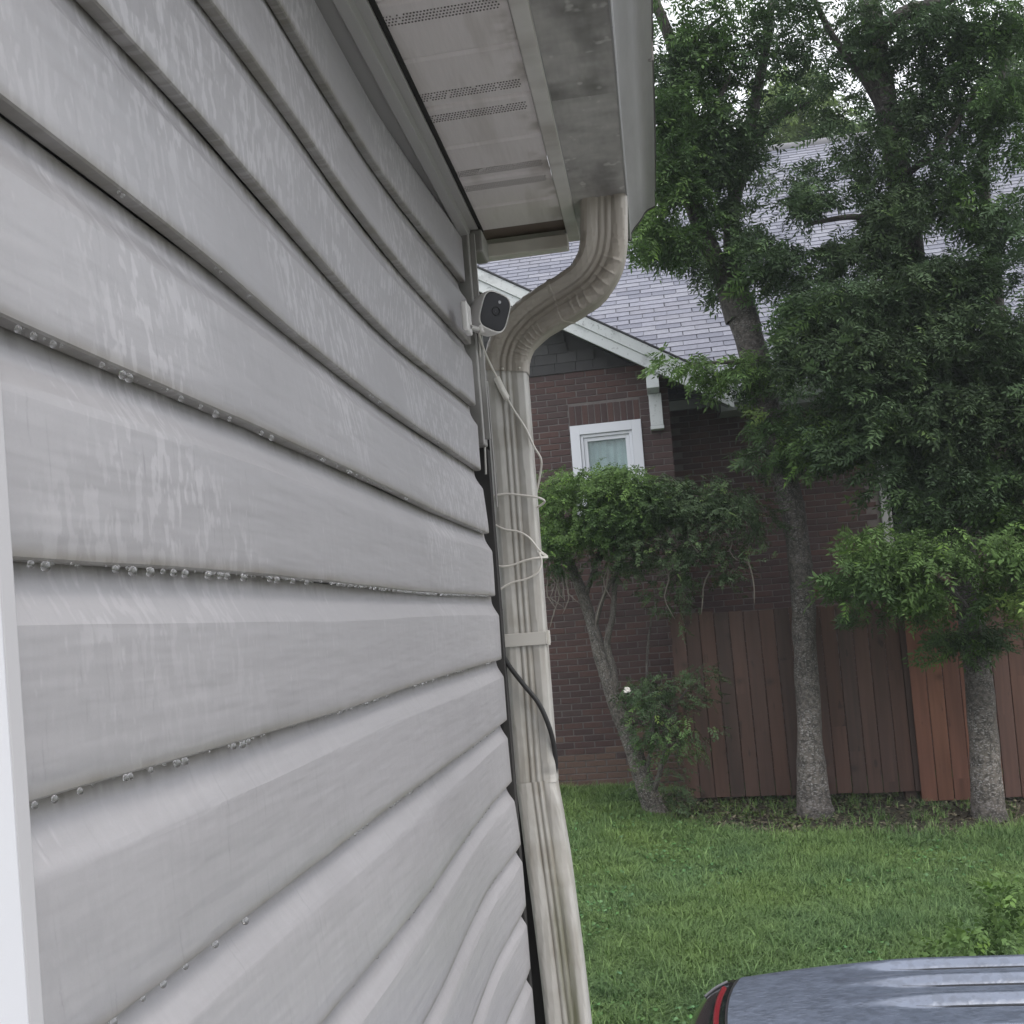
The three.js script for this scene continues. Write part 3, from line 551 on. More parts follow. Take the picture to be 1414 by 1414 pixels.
  // rake boards: two white boards, one proud of the other
  const paint = std([1, 1, 1], 0.55, { map: tex(512, 512, (u, v) => { const a = sst(0.55, 0.8, fbm(u * 9, v * 9, 431, 5)), s = sst(0.7, 0.8, fbm(u * 40, v * 40, 433, 3)), L = 0.62 - 0.14 * a - 0.3 * s * fbm(u * 5, v * 5, 437); return [L * 0.97, L, L * 1.0]; }) });
  const slantBoard = (t0, t1, x0, x1, z0, z1) => { const s = new THREE.Shape(); s.moveTo(x0, rakeY(x0) - t0); s.lineTo(x1, rakeY(x1) - t0); s.lineTo(x1, rakeY(x1) - t1); s.lineTo(x0, rakeY(x0) - t1); const e = new THREE.ExtrudeGeometry(s, { depth: z1 - z0, bevelEnabled: true, bevelSize: 0.003, bevelThickness: 0.003, bevelSegments: 1 }); e.translate(0, 0, z0); return boxUV(e); };
  part('rake_board', slantBoard(0.012, 0.125, apexX, 0.885, -10.285, -10.25), paint, brickHouse);
  part('rake_board', slantBoard(0.132, 0.245, apexX, 0.875, -10.29, -10.268), paint, brickHouse);
  part('rake_soffit', slantBoard(0.15, 0.17, apexX, 0.84, ZG, -10.295), std([0.14, 0.14, 0.14], 0.7), brickHouse);
  part('drip_edge', slantBoard(-0.012, 0.004, apexX, 0.9, -10.3, -10.238), std([0.04, 0.04, 0.045], 0.7), brickHouse);
  { // left half of the cross gable, and the slabs of its roof
    const mk = (xa, ya, xb, yb) => { const s = new THREE.Shape(); s.moveTo(xa, ya); s.lineTo(xb, yb); s.lineTo(xb, yb - 0.09); s.lineTo(xa, ya - 0.09); const e = new THREE.ExtrudeGeometry(s, { depth: 3.6, bevelEnabled: false }); e.translate(0, 0, -13.9); return e; };
    part('gable_roof', [mk(apexX, rakeY(apexX) - 0.02, 0.87, rakeY(0.87) - 0.02), mk(apexX - 3.2, rakeY(apexX) - 3.2 * pitch - 0.02, apexX, rakeY(apexX) - 0.02)], std([0.2, 0.2, 0.22], 0.8), brickHouse);
  }
  // bracket under the rake
  const b0 = atZ(895, 503, -10.5), leg0 = atZ(897, 525, -10.60), leg1 = atZ(917, 590, -10.60);
  part('bracket', [rbx(0.035, rakeY(0.1) - 0.42, ZG, 0.16, rakeY(0.1) - 0.24, -10.295, 0.006), rbx(0.045, leg1.y + 0.02, ZG + 0.002, 0.175, rakeY(0.1) - 0.425, ZG + 0.10, 0.006), rbx(0.04, leg1.y - 0.02, ZG + 0.002, 0.18, leg1.y + 0.018, ZG + 0.11, 0.006)], paint, brickHouse);
  // gable window
  const wf = std([0.72, 0.73, 0.77], 0.4), w = part('window', [rbx(win.x0, win.y0, ZG - 0.08, win.x0 + 0.10, win.y1, ZG + 0.035, 0.004), rbx(win.x1 - 0.10, win.y0, ZG - 0.08, win.x1, win.y1, ZG + 0.035, 0.004), rbx(win.x0 + 0.1, win.y1 - 0.10, ZG - 0.08, win.x1 - 0.1, win.y1, ZG + 0.035, 0.004), rbx(win.x0 + 0.1, win.y0, ZG - 0.08, win.x1 - 0.1, win.y0 + 0.1, ZG + 0.045, 0.004)], wf, brickHouse);
  const fr = (a, t, z0, z1) => [rbx(win.x0 + a, win.y0 + a, z0, win.x0 + a + t, win.y1 - a, z1, 0.003), rbx(win.x1 - a - t, win.y0 + a, z0, win.x1 - a, win.y1 - a, z1, 0.003), rbx(win.x0 + a + t, win.y1 - a - t, z0, win.x1 - a - t, win.y1 - a, z1, 0.003), rbx(win.x0 + a + t, win.y0 + a, z0, win.x1 - a - t, win.y0 + a + t, z1, 0.003)];
  part('sash', [...fr(0.102, 0.03, ZG - 0.07, ZG + 0.012), ...fr(0.133, 0.04, ZG - 0.07, ZG - 0.01)], wf, w);
  part('pane', bx(win.x0 + 0.17, win.y0 + 0.17, ZG - 0.045, win.x1 - 0.17, win.y1 - 0.17, ZG - 0.041), std([0.9, 0.95, 0.95], 0.05, { transmission: 1, thickness: 0 }), w);
  part('curtain', grid(40, 6, (i, j) => [win.x0 + 0.1 + (win.x1 - win.x0 - 0.2) * i / 40, win.y0 + 0.1 + (win.y1 - win.y0 - 0.2) * j / 6, ZG - 0.072 + 0.008 * Math.sin(i * 1.1)]), std([1, 1, 1], 0.8, { map: tex(128, 128, (u, v) => { const a = 0.42 + 0.14 * (fbm(u * 5, v * 9, 451) - 0.5); return [a * 0.88, a, a]; }) }), w);
  part('room', bx(win.x0, win.y0, ZG - 0.24, win.x1, win.y1, ZG - 0.09), std([0.03, 0.03, 0.03], 0.9), w);
  // wing window, mostly hidden by leaves
  const dw = part('window', [rbx(wwin.x0, wwin.y0, ZW - 0.06, wwin.x0 + 0.07, wwin.y1, ZW + 0.03, 0.004), rbx(wwin.x1 - 0.07, wwin.y0, ZW - 0.06, wwin.x1, wwin.y1, ZW + 0.03, 0.004), rbx(wwin.x0 + 0.07, wwin.y1 - 0.07, ZW - 0.06, wwin.x1 - 0.07, wwin.y1, ZW + 0.03, 0.004), rbx(wwin.x0 + 0.07, wwin.y0, ZW - 0.06, wwin.x1 - 0.07, wwin.y0 + 0.07, ZW + 0.03, 0.004), rbx(wwin.x0 + 0.085, wwin.y0 + 0.07, ZW - 0.06, wwin.x0 + 0.11, wwin.y1 - 0.07, ZW + 0.005, 0.003)], std([0.4, 0.4, 0.4], 0.5), brickHouse);
  part('pane', bx(wwin.x0 + 0.05, wwin.y0 + 0.05, ZW - 0.04, wwin.x1 - 0.05, wwin.y1 - 0.05, ZW - 0.035), std([0.01, 0.01, 0.012], 0.08), dw);

  // eave of the wing: gutter with its end cap, fascia, soffit
  const EY = 2.235, EZ = -11.0;
  part('eave_fascia', [bx(0.80, EY - 0.16, EZ - 0.03, 9.2, EY - 0.01, EZ - 0.005), bx(0.80, EY - 0.175, ZW, 9.2, EY - 0.161, EZ - 0.006)], std([0.36, 0.37, 0.37], 0.6), brickHouse);
  { const s = new THREE.Shape(); s.moveTo(0, 0); s.lineTo(0, -0.09); s.lineTo(0.07, -0.105); s.quadraticCurveTo(0.085, -0.06, 0.12, -0.03); s.lineTo(0.12, 0); const e = new THREE.ExtrudeGeometry(s, { depth: 8.2, bevelEnabled: false }); e.rotateY(-Math.PI / 2); e.translate(9.1, 0, 0); const g = e; g.translate(0, EY, EZ); part('eave_gutter', boxUV(g), std([0.5, 0.52, 0.52], 0.5), brickHouse); }

  // main roof: shingles laid course by course
  const th = 40 * Math.PI / 180, run = 6.3, sl = run / Math.cos(th), deck = part('roof', (() => { const s = new THREE.Shape(); s.moveTo(EZ, EY); s.lineTo(EZ - run, EY + run * Math.tan(th)); s.lineTo(EZ - 2 * run, EY); s.lineTo(EZ - 2 * run, EY - 0.1); s.lineTo(EZ - run, EY + run * Math.tan(th) - 0.12); s.lineTo(EZ, EY - 0.01); const e = new THREE.ExtrudeGeometry(s, { depth: 13.6, bevelEnabled: false }); e.rotateY(-Math.PI / 2); e.translate(9.3, 0, 0); return e; })(), std([0.05, 0.05, 0.06], 0.9), brickHouse);
  const sm = [[0.150, 0.155, 0.192], [0.176, 0.18, 0.218], [0.120, 0.125, 0.16], [0.158, 0.16, 0.192], [0.19, 0.194, 0.228]].map((c, i) => std([1, 1, 1], 0.6, { map: tex(128, 64, (u, v) => { const g = 0.82 + 0.36 * fbm(u * 18, v * 10, 461 + i, 3); return c.map((q) => q * g); }, false, [3, 3]) }));
  const E = 0.127, TW = 0.3048, rowsN = Math.floor(sl / E), loose = [[], [], [], [], []];
  let ns = 0; const base = boxUV(new THREE.BoxGeometry(TW - 0.007, 0.009, E + 0.02)), sg = [0, 1, 2].map((i) => { const g = base.clone(); g.scale(1 - 0.004 * i, 1, 1); return g; });
  for (let r = 0; r < rowsN; r++) for (let i = 0; i < 40; i++) {
    const x = -3.3 + i * TW + (r % 2) * TW / 2 + 0.02 * (hash2(r, 7, 3) - 0.5), d = (r + 0.45) * E; if (x > 9.1) break;
    const z = EZ - d * Math.cos(th), y = EY + d * Math.sin(th), tilt = th - 0.055, mi = Math.floor(hash2(r, i, 77) * 5);
    const off = 0.011, X = x, Yp = y + off * Math.cos(th), Zp = z + off * Math.sin(th);
    const p = { x: X, y: Yp, z: Zp };
    const vis = ns < 298 && r > 3 && r < 27 && x > -1.4 && x < 1.6 && !(x < 0.55 && r < 9 - x * 6);
    if (vis) { ns++; const m = new THREE.Mesh(sg[i % 3], sm[mi]); m.name = numbered('shingle'); const o = worldOf(deck); m.position.set(p.x - o.x, p.y - o.y, p.z - o.z); m.rotation.x = tilt + rr(-0.008, 0.008); m.position.x += rr(-0.004, 0.004); m.castShadow = m.receiveShadow = true; deck.add(m); }
    else { const g = base.clone(); g.rotateX(tilt); g.translate(p.x, p.y, p.z); loose[mi].push(g); }
  }
  loose.forEach((L, i) => part('shingles', L, sm[i], deck, 'stuff'));
  part('ridge_cap', (() => { const y = EY + run * Math.tan(th), z = EZ - run, L = []; for (let i = 0; i < 44; i++) { const g = new THREE.CylinderGeometry(0.12, 0.12, 0.24, 8, 1, false, -1.2, 2.4); g.rotateZ(Math.PI / 2); g.rotateX(-Math.PI / 2 * 0); g.translate(-1.4 + i * 0.235, y - 0.06 + (i % 2) * 0.004, z); L.push(g); } return L; })(), std([0.18, 0.18, 0.19], 0.8), deck, 'stuff');
}

// ================================================================ fences
function fence(label, x0, x1, z, boards, postAt, mats, tint) {
  const f = thing('wooden_fence', label, 'fence', [(x0 + x1) / 2, groundY((x0 + x1) / 2, z), z]);
  boards.forEach(([x, w, yb, yt, lean], i) => {
    const g = rbx(x + 0.0035, yb, z - 0.009, x + w - 0.0035, yt, z + 0.009, 0.003, 1); const p = g.attributes.position;
    const dz = rr(-0.003, 0.003); for (let k = 0; k < p.count; k++) { p.setX(k, p.getX(k) + lean * (p.getY(k) - yb)); p.setZ(k, p.getZ(k) + dz); }
    const u = g.attributes.uv, du = rnd() * 5, dv = rnd() * 5; for (let k = 0; k < u.count; k++) u.setXY(k, u.getX(k) + du, u.getY(k) + dv);
    part('board', g, tint && x > tint[0] ? tint[1][i % tint[1].length] : mats[i % mats.length], f);
  });
  for (const y of [0.22, 0.95, 1.6]) part('rail', bx(x0 + 0.02, groundY((x0 + x1) / 2, z) + y, z - 0.055, x1 - 0.02, groundY((x0 + x1) / 2, z) + y + 0.085, z - 0.016), mats[0], f);
  for (const [x, zz] of postAt) part('post', rbx(x - 0.05, groundY(x, z) - 0.2, zz - 0.05, x + 0.05, groundY(x, z) + 1.75, zz + 0.05, 0.006, 1), mats[mats.length - 1], f);
  return f;
}
{
  const wood = (c, s) => std([1, 1, 1], 0.7, { map: tex(256, 512, (u, v) => { const g = 0.72 + 0.5 * fbm(u * 26, v * 3, s, 4), k = bell(u, 0.3 + 0.4 * hash2(s, 1, 1), 0.05) * bell(v, hash2(s, 2, 2), 0.02) + sst(0.78, 0.86, fbm(u * 12, v * 9, s + 5, 3)), w = fbm(u * 3, v * 1.5, s + 7); return c.map((q, i) => q * g * (1 - 0.45 * Math.min(1, k)) * (0.6 + 0.8 * w)); }, false, [1.3, 0.6]) });
  const brown = [wood([0.080, 0.045, 0.034], 501), wood([0.074, 0.042, 0.032], 502), wood([0.088, 0.047, 0.034], 503), wood([0.070, 0.043, 0.034], 504)];
  const red = [wood([0.17, 0.073, 0.046], 511), wood([0.185, 0.082, 0.05], 512), wood([0.15, 0.066, 0.043], 513)];
  const B = []; let x = 0.08; let i = 0; while (x < 2.20) { const w = 0.1415 + rr(-0.004, 0.004), yb = -1.832 - 0.022 * x + rr(-0.006, 0.006); B.push([x, w, yb, -0.055 - 0.018 * x + rr(-0.012, 0.012), -0.012]); x += w; i++; }
  fence('weathered brown board fence joining the brick house corner', 0.08, 2.22, -9.95, B, [[0.34, -10.03], [2.16, -10.03]], brown);
  const R = []; x = 2.235; while (x < 6.6) { const w = 0.146 + rr(-0.004, 0.004); R.push([x, w, -1.962 - 0.01 * (x - 2.2) + rr(-0.008, 0.008), -0.10 - 0.018 * x + rr(-0.01, 0.01), -0.008]); x += w; }
  fence('board fence with reddish orange boards beside the right tree trunk', 2.235, 6.6, -9.90, R, [[2.30, -9.985], [4.6, -9.985], [6.5, -9.985]], red, [2.75, [wood([0.125, 0.062, 0.044], 521), wood([0.145, 0.068, 0.045], 522), wood([0.105, 0.056, 0.043], 523)]]);
}
// ================================================================ trees
const barkTex = (base, dk, li, s, amt = 0.5) => tex(512, 1024, (u, v) => {
  const f = fbm(u * 44 + 3 * fbm(u * 8, v * 12, s), v * 40, s + 1, 5), c = sst(0.3, 0.65, f), l = sst(0.5, 0.8, fbm(u * 70, v * 150, s + 3, 4)) * amt * (0.4 + 1.2 * fbm(u * 3, v * 4, s + 8, 3));
  return [0, 1, 2].map((q) => { let k = dk[q] + (base[q] - dk[q]) * c; k += (li[q] - k) * l; return k; });
}, false, [1.4, 0.9]);
const barkBump = tex(256, 512, (u, v) => fbm(u * 40 + 3 * fbm(u * 8, v * 12, 5), v * 36, 6, 5), true, [1.4, 0.9]);
const bark1 = std([1, 1, 1], 0.85, { map: barkTex([0.115, 0.10, 0.085], [0.05, 0.045, 0.038], [0.27, 0.255, 0.24], 601, 0.75), bumpMap: barkBump, bumpScale: 0.012 });
const bark1v = bark1.clone(); bark1v.vertexColors = true;
// pale lichen low on a trunk
function lichen(g, y0, h) { const p = g.attributes.position, c = new Float32Array(p.count * 3); for (let i = 0; i < p.count; i++) { const y = p.getY(i) - y0, f = 0.72 + 0.75 * sst(h, h * 0.35, y) * sst(-0.2, 0.35, y) * (0.45 + fbm(p.getX(i) * 9 + 4, p.getY(i) * 6, 631, 3)); c[i * 3] = f; c[i * 3 + 1] = f; c[i * 3 + 2] = f * 1.02; } g.setAttribute('color', new THREE.BufferAttribute(c, 3)); return g; }
const bark2 = std([1, 1, 1], 0.85, { map: barkTex([0.085, 0.075, 0.068], [0.04, 0.035, 0.03], [0.12, 0.11, 0.10], 611, 0.4), bumpMap: barkBump, bumpScale: 0.010 });

// a spray of narrow leaflets along a stalk
function leaflet(len, w) {
  const g = new THREE.BufferGeometry();
  g.setAttribute('position', new THREE.Float32BufferAttribute([0, 0, 0, len * 0.4, 0.10 * w, w / 2, len * 0.4, 0.10 * w, -w / 2, len, -0.10 * len, 0, len * 0.42, -0.04 * len, 0], 3));
  g.setIndex([0, 4, 1, 0, 2, 4, 1, 4, 3, 4, 2, 3]); g.computeVertexNormals(); return g;
}
function spray(n, L, len, w, curl = 0.35) {
  const gs = [];
  for (let i = 0; i < n; i++) {
    const t = (i + 1) / n, side = i === n - 1 ? 0 : (i % 2 ? 1 : -1), g = leaflet(len * rr(0.75, 1.15), w * rr(0.8, 1.15));
    g.rotateX(rr(-0.5, 0.5)); g.rotateZ(rr(-0.45, 0.25)); g.rotateY(side * rr(0.7, 1.25)); g.translate(L * t, -curl * L * t * t, 0); gs.push(g);
  }
  return mergeGeometries(gs);
}
const sprays = [0, 1, 2, 3].map(() => spray(11, 0.16, 0.070, 0.021));
const smallSprays = [0, 1, 2].map(() => spray(9, 0.10, 0.030, 0.017, 0.15));
const leafMat = std([1, 1, 1], 0.75, { transmission: 0.35, thickness: 0, specularIntensity: 0.22 });
const hazeLeaf = leafMat;
const TMP = { M: new THREE.Matrix4(), Q: new THREE.Quaternion(), C: new THREE.Color() };
// clusters: [photo x, photo y, half width, half height (photo pixels), z, count, colour index, droop]
const greens = [[0.066, 0.108, 0.052], [0.082, 0.142, 0.052], [0.108, 0.180, 0.058], [0.068, 0.106, 0.052], [0.17, 0.245, 0.08]];
function crown(tree, name, clusters, geos, scl = 1, gap = 0.34, gs = 3.2) {
  const lists = geos.map(() => []);
  for (const [px, py, rx, ry, z, n, col] of clusters) {
    const c = atZ(px, py, z), k = -z / F, RX = rx * k, RY = ry * k, RZ = Math.max(0.35, (RX + RY) * 0.55);
    // twig ends inside the cluster, each carrying a few sprays
    const m = Math.ceil(n / 5);
    for (let i = 0; i < m; i++) {
      const d = V(gauss(), gauss(), gauss()).normalize().multiplyScalar(rnd() ** 0.45);
      const p = V(c.x + d.x * RX, c.y + d.y * RY, c.z + d.z * RZ);
      if (fbm(p.x * gs + 9, p.y * gs + p.z * 1.7, 701, 3) < gap) continue;
      const dir = V(d.x * 0.8 + gauss() * 0.6, -0.25 + gauss() * 0.35, d.z * 0.8 + gauss() * 0.6).normalize();
      for (let q = 0; q < 5; q++) {
        const a = dir.clone().add(V(gauss() * 0.75, gauss() * 0.5, gauss() * 0.75)).normalize(), s = scl * rr(0.75, 1.25);
        TMP.Q.setFromUnitVectors(V(1, 0, 0), a); const tw = new THREE.Quaternion().setFromAxisAngle(a, rr(-0.6, 0.6)); TMP.Q.premultiply(tw);
        TMP.M.compose(p.clone().add(V(gauss() * 0.09, gauss() * 0.07, gauss() * 0.09)), TMP.Q, V(s, s, s));
        const g = greens[col], f = rr(0.7, 1.4), yy = rnd() < 0.05 ? 1.5 : rnd() < 0.3 ? 1.15 : 1; lists[Math.floor(rnd() * geos.length)].push([TMP.M.clone(), [g[0] * f * yy, g[1] * f * yy, g[2] * f]]);
      }
    }
  }
  lists.forEach((L, i) => {
    if (!L.length) return;
    const im = new THREE.InstancedMesh(geos[i], leafMat, L.length); im.name = numbered(name); im.castShadow = im.receiveShadow = true;
    L.forEach(([m, c], j) => { im.setMatrixAt(j, m); im.setColorAt(j, TMP.C.setRGB(...c)); });
    const o = worldOf(tree); im.position.set(-o.x, -o.y, -o.z); tree.add(im); im.userData.kind = 'stuff';
  });
}
const pl = (list) => list.map(([x, y, w, z]) => { const p = atZ(x, y, z); return [p.x, p.y, p.z, w / 2 * -z / F]; });
{
  // left tree: pale grey trunk that forks above the gutter of the brick house
  const t = thing('tree', 'slim tree with speckled grey trunk forking in front of the shingle roof', 'tree', atZ(1125, 1118, -9.55).toArray());
  const tr = part('trunk', lichen(limb(pl([[1126, 1132, 60, -9.55], [1123, 1112, 47, -9.55], [1121, 1080, 40, -9.56], [1118, 1010, 33, -9.57], [1112, 900, 31, -9.6], [1106, 800, 32, -9.6], [1096, 710, 33, -9.6], [1082, 650, 33, -9.6], [1062, 585, 35, -9.6], [1046, 510, 38, -9.6], [1030, 450, 40, -9.6], [1018, 415, 40, -9.6]]), 14, 0.05, 0.1, 3, false), -1.95, 1.5), bark1v, t);
  part('limb', limb(pl([[1020, 440, 36, -9.6], [1006, 405, 30, -9.6], [988, 360, 27, -9.6], [968, 315, 25, -9.58], [955, 270, 24, -9.55], [944, 200, 22, -9.5], [935, 130, 18, -9.5], [930, 70, 16, -9.5], [916, 30, 15, -9.45], [895, -20, 14, -9.4], [880, -90, 10, -9.4]]), 10, 0.06, 0.1, 4), bark2, tr);
  part('limb', limb(pl([[1022, 440, 34, -9.6], [1020, 400, 27, -9.62], [1012, 355, 24, -9.65], [1012, 290, 20, -9.7], [1030, 210, 18, -9.7], [1045, 130, 14, -9.7], [1060, 50, 12, -9.7], [1070, -60, 8, -9.7]]), 10, 0.06, 0.1, 5), bark2, tr);
  for (const L of [[[1030, 210, 12, -9.7], [1070, 165, 8, -9.6], [1120, 140, 5, -9.5]], [[944, 200, 12, -9.5], [985, 150, 8, -9.4], [1010, 100, 5, -9.3]], [[930, 90, 10, -9.5], [965, 50, 7, -9.4], [1000, 20, 4, -9.4]], [[955, 270, 10, -9.5], [925, 240, 7, -9.4], [905, 215, 4, -9.3]], [[1040, 500, 9, -9.55], [1000, 500, 6, -9.4], [945, 505, 3, -9.3]], [[1075, 620, 10, -9.6], [1110, 595, 7, -9.4], [1160, 590, 4, -9.2]], [[1070, 610, 7, -9.6], [1040, 625, 4, -9.4]]]) part('branch', limb(pl(L), 6, 0.06, 0.1, 7), bark2, t);
  crown(t, 'foliage', [
    [930, 20, 30, 22, -9.4, 60, 1], [965, 85, 50, 50, -9.4, 350, 1], [990, 35, 60, 45, -9.4, 273, 1], [1040, 90, 50, 55, -9.5, 216, 0], [915, 100, 20, 55, -9.4, 160, 0], [920, 160, 32, 50, -9.3, 330, 1],
    [965, 165, 50, 45, -9.4, 480, 1], [1015, 190, 45, 45, -9.5, 380, 0], [930, 225, 38, 40, -9.3, 420, 1], [985, 235, 50, 40, -9.4, 420, 0], [925, 285, 40, 45, -9.3, 520, 2], [960, 285, 38, 42, -9.35, 360, 1], [905, 320, 28, 28, -9.3, 240, 2], [935, 340, 30, 22, -9.3, 170, 1],
    [1020, 280, 40, 55, -9.5, 230, 3], [985, 370, 30, 35, -9.5, 120, 3], [1045, 370, 35, 45, -9.4, 180, 1],
    [1030, 508, 50, 25, -9.4, 170, 2], [975, 500, 45, 18, -9.3, 90, 2], [1065, 525, 32, 30, -9.5, 120, 0], [1000, 530, 40, 18, -9.3, 50, 1], [930, 502, 30, 6, -9.3, 22, 2],
    [1065, 600, 30, 28, -9.4, 70, 1], [1040, 635, 40, 20, -9.4, 60, 3], [1110, 580, 45, 40, -9.4, 220, 0], [1150, 605, 55, 35, -9.2, 240, 2], [1110, 630, 45, 22, -9.3, 130, 1], [1068, 575, 18, 14, -9.4, 30, 4],
  ], sprays, 0.92, 0.36);
}
{
  // right tree: tall, dark, dense
  const t = thing('tree', 'tall dark dense tree on the right with pale patch low on its trunk', 'tree', atZ(1365, 1122, -9.4).toArray());
  const tr = part('trunk', lichen(limb(pl([[1368, 1135, 50, -9.4], [1366, 1118, 42, -9.4], [1361, 1060, 37, -9.42], [1354, 970, 35, -9.45], [1345, 880, 34, -9.5], [1328, 760, 34, -9.5], [1303, 610, 34, -9.55], [1278, 470, 34, -9.6], [1255, 330, 34, -9.6], [1240, 230, 32, -9.6], [1226, 160, 30, -9.6], [1212, 80, 28, -9.6], [1200, 0, 26, -9.6], [1192, -90, 22, -9.6], [1180, -220, 12, -9.6]]), 14, 0.06, 0.08, 11), -2.02, 1.1), bark1v, t);
  part('limb', limb(pl([[1330, 770, 26, -9.5], [1362, 640, 22, -9.6], [1380, 500, 20, -9.7], [1376, 420, 18, -9.7], [1368, 330, 17, -9.7], [1356, 235, 14, -9.7], [1364, 180, 11, -9.7], [1382, 110, 9, -9.7], [1400, 20, 6, -9.7]]), 9, 0.06, 0.1, 12), bark2, tr);
  part('limb', limb(pl([[1210, 60, 20, -9.6], [1245, 20, 18, -9.5], [1300, 2, 12, -9.4], [1370, -22, 8, -9.3]]), 9, 0.06, 0.1, 13), bark2, tr);
  part('limb', limb(pl([[1228, 165, 16, -9.6], [1195, 110, 12, -9.5], [1150, 50, 9, -9.4], [1120, -10, 6, -9.3]]), 9, 0.06, 0.1, 14), bark2, tr);
  for (const L of [[[1255, 330, 14, -9.6], [1190, 300, 9, -9.3], [1110, 310, 5, -9.1]], [[1278, 470, 14, -9.6], [1220, 440, 9, -9.2], [1150, 430, 5, -9]], [[1303, 610, 14, -9.5], [1250, 560, 10, -9.1], [1190, 540, 5, -8.9]], [[1340, 850, 16, -9.5], [1290, 800, 11, -9], [1200, 770, 6, -8.6]], [[1340, 860, 14, -9.5], [1380, 800, 10, -9.1], [1420, 770, 7, -8.8]], [[1240, 250, 12, -9.6], [1300, 200, 8, -9.3], [1350, 120, 5, -9.2]]]) part('branch', limb(pl(L), 6, 0.07, 0.1, 17), bark2, t);
  crown(t, 'foliage', [
    [1090, 20, 55, 40, -9.4, 250, 0], [1150, 50, 60, 55, -9.4, 283, 0], [1130, 120, 55, 45, -9.4, 131, 0], [1215, 40, 60, 55, -9.5, 316, 3], [1260, 70, 60, 60, -9.3, 316, 0], [1320, 50, 60, 55, -9.3, 477, 0], [1385, 60, 55, 65, -9.2, 570, 1], [1390, 140, 45, 45, -9.2, 423, 1], [1310, 130, 55, 45, -9.4, 250, 0],
    [1195, 140, 40, 50, -9.4, 112, 3], [1265, 165, 50, 50, -9.4, 337, 3], [1150, 205, 45, 40, -9.4, 98, 0], [1215, 230, 55, 50, -9.4, 337, 3], [1285, 240, 50, 50, -9.3, 337, 0], [1345, 215, 35, 45, -9.4, 141, 0], [1400, 215, 30, 40, -9.3, 115, 1],
    [1130, 285, 65, 50, -9.2, 643, 0], [1075, 280, 45, 45, -9.3, 269, 3], [1080, 340, 50, 45, -9.2, 352, 0], [1130, 355, 60, 50, -9.2, 456, 0], [1195, 320, 60, 60, -9.3, 643, 3], [1260, 320, 60, 60, -9.3, 624, 3], [1320, 300, 50, 50, -9.3, 289, 1], [1385, 320, 45, 50, -9.3, 260, 0],
    [1170, 430, 70, 55, -9.1, 925, 0], [1240, 410, 70, 60, -9.2, 1043, 3], [1310, 400, 60, 60, -9.2, 835, 0], [1375, 390, 40, 45, -9.3, 175, 0], [1120, 440, 40, 45, -9.2, 326, 1], [1115, 500, 50, 50, -9.1, 491, 3],
    [1180, 500, 70, 60, -9.0, 1073, 3], [1260, 500, 80, 70, -9.1, 1345, 3], [1340, 490, 80, 70, -9.1, 1345, 3], [1400, 520, 45, 70, -9, 686, 0], [1200, 580, 70, 55, -8.9, 925, 0], [1290, 590, 80, 65, -9.0, 1268, 3], [1370, 600, 70, 70, -9.0, 1193, 3],
    [1150, 540, 60, 45, -9.0, 491, 0], [1250, 660, 55, 40, -8.9, 171, 0], [1320, 680, 65, 55, -8.9, 761, 0], [1395, 690, 50, 55, -8.8, 660, 1],
    [1270, 700, 40, 30, -8.8, 93, 1],
    [1225, 770, 55, 42, -8.6, 516, 2], [1185, 795, 45, 28, -8.6, 279, 1], [1280, 790, 60, 45, -8.5, 601, 2], [1335, 780, 55, 50, -8.5, 559, 2], [1395, 770, 45, 50, -8.4, 559, 2], [1310, 820, 60, 28, -8.5, 322, 2], [1370, 825, 50, 35, -8.5, 343, 1], [1410, 830, 25, 30, -8.3, 139, 4],
    [1325, 890, 40, 30, -9.0, 213, 1], [1355, 870, 40, 28, -9.1, 171, 0], [1225, 850, 50, 14, -8.9, 63, 3], [1440, 500, 60, 300, -9.0, 1345, 0],
  ], sprays, 0.85, 0.37);
}
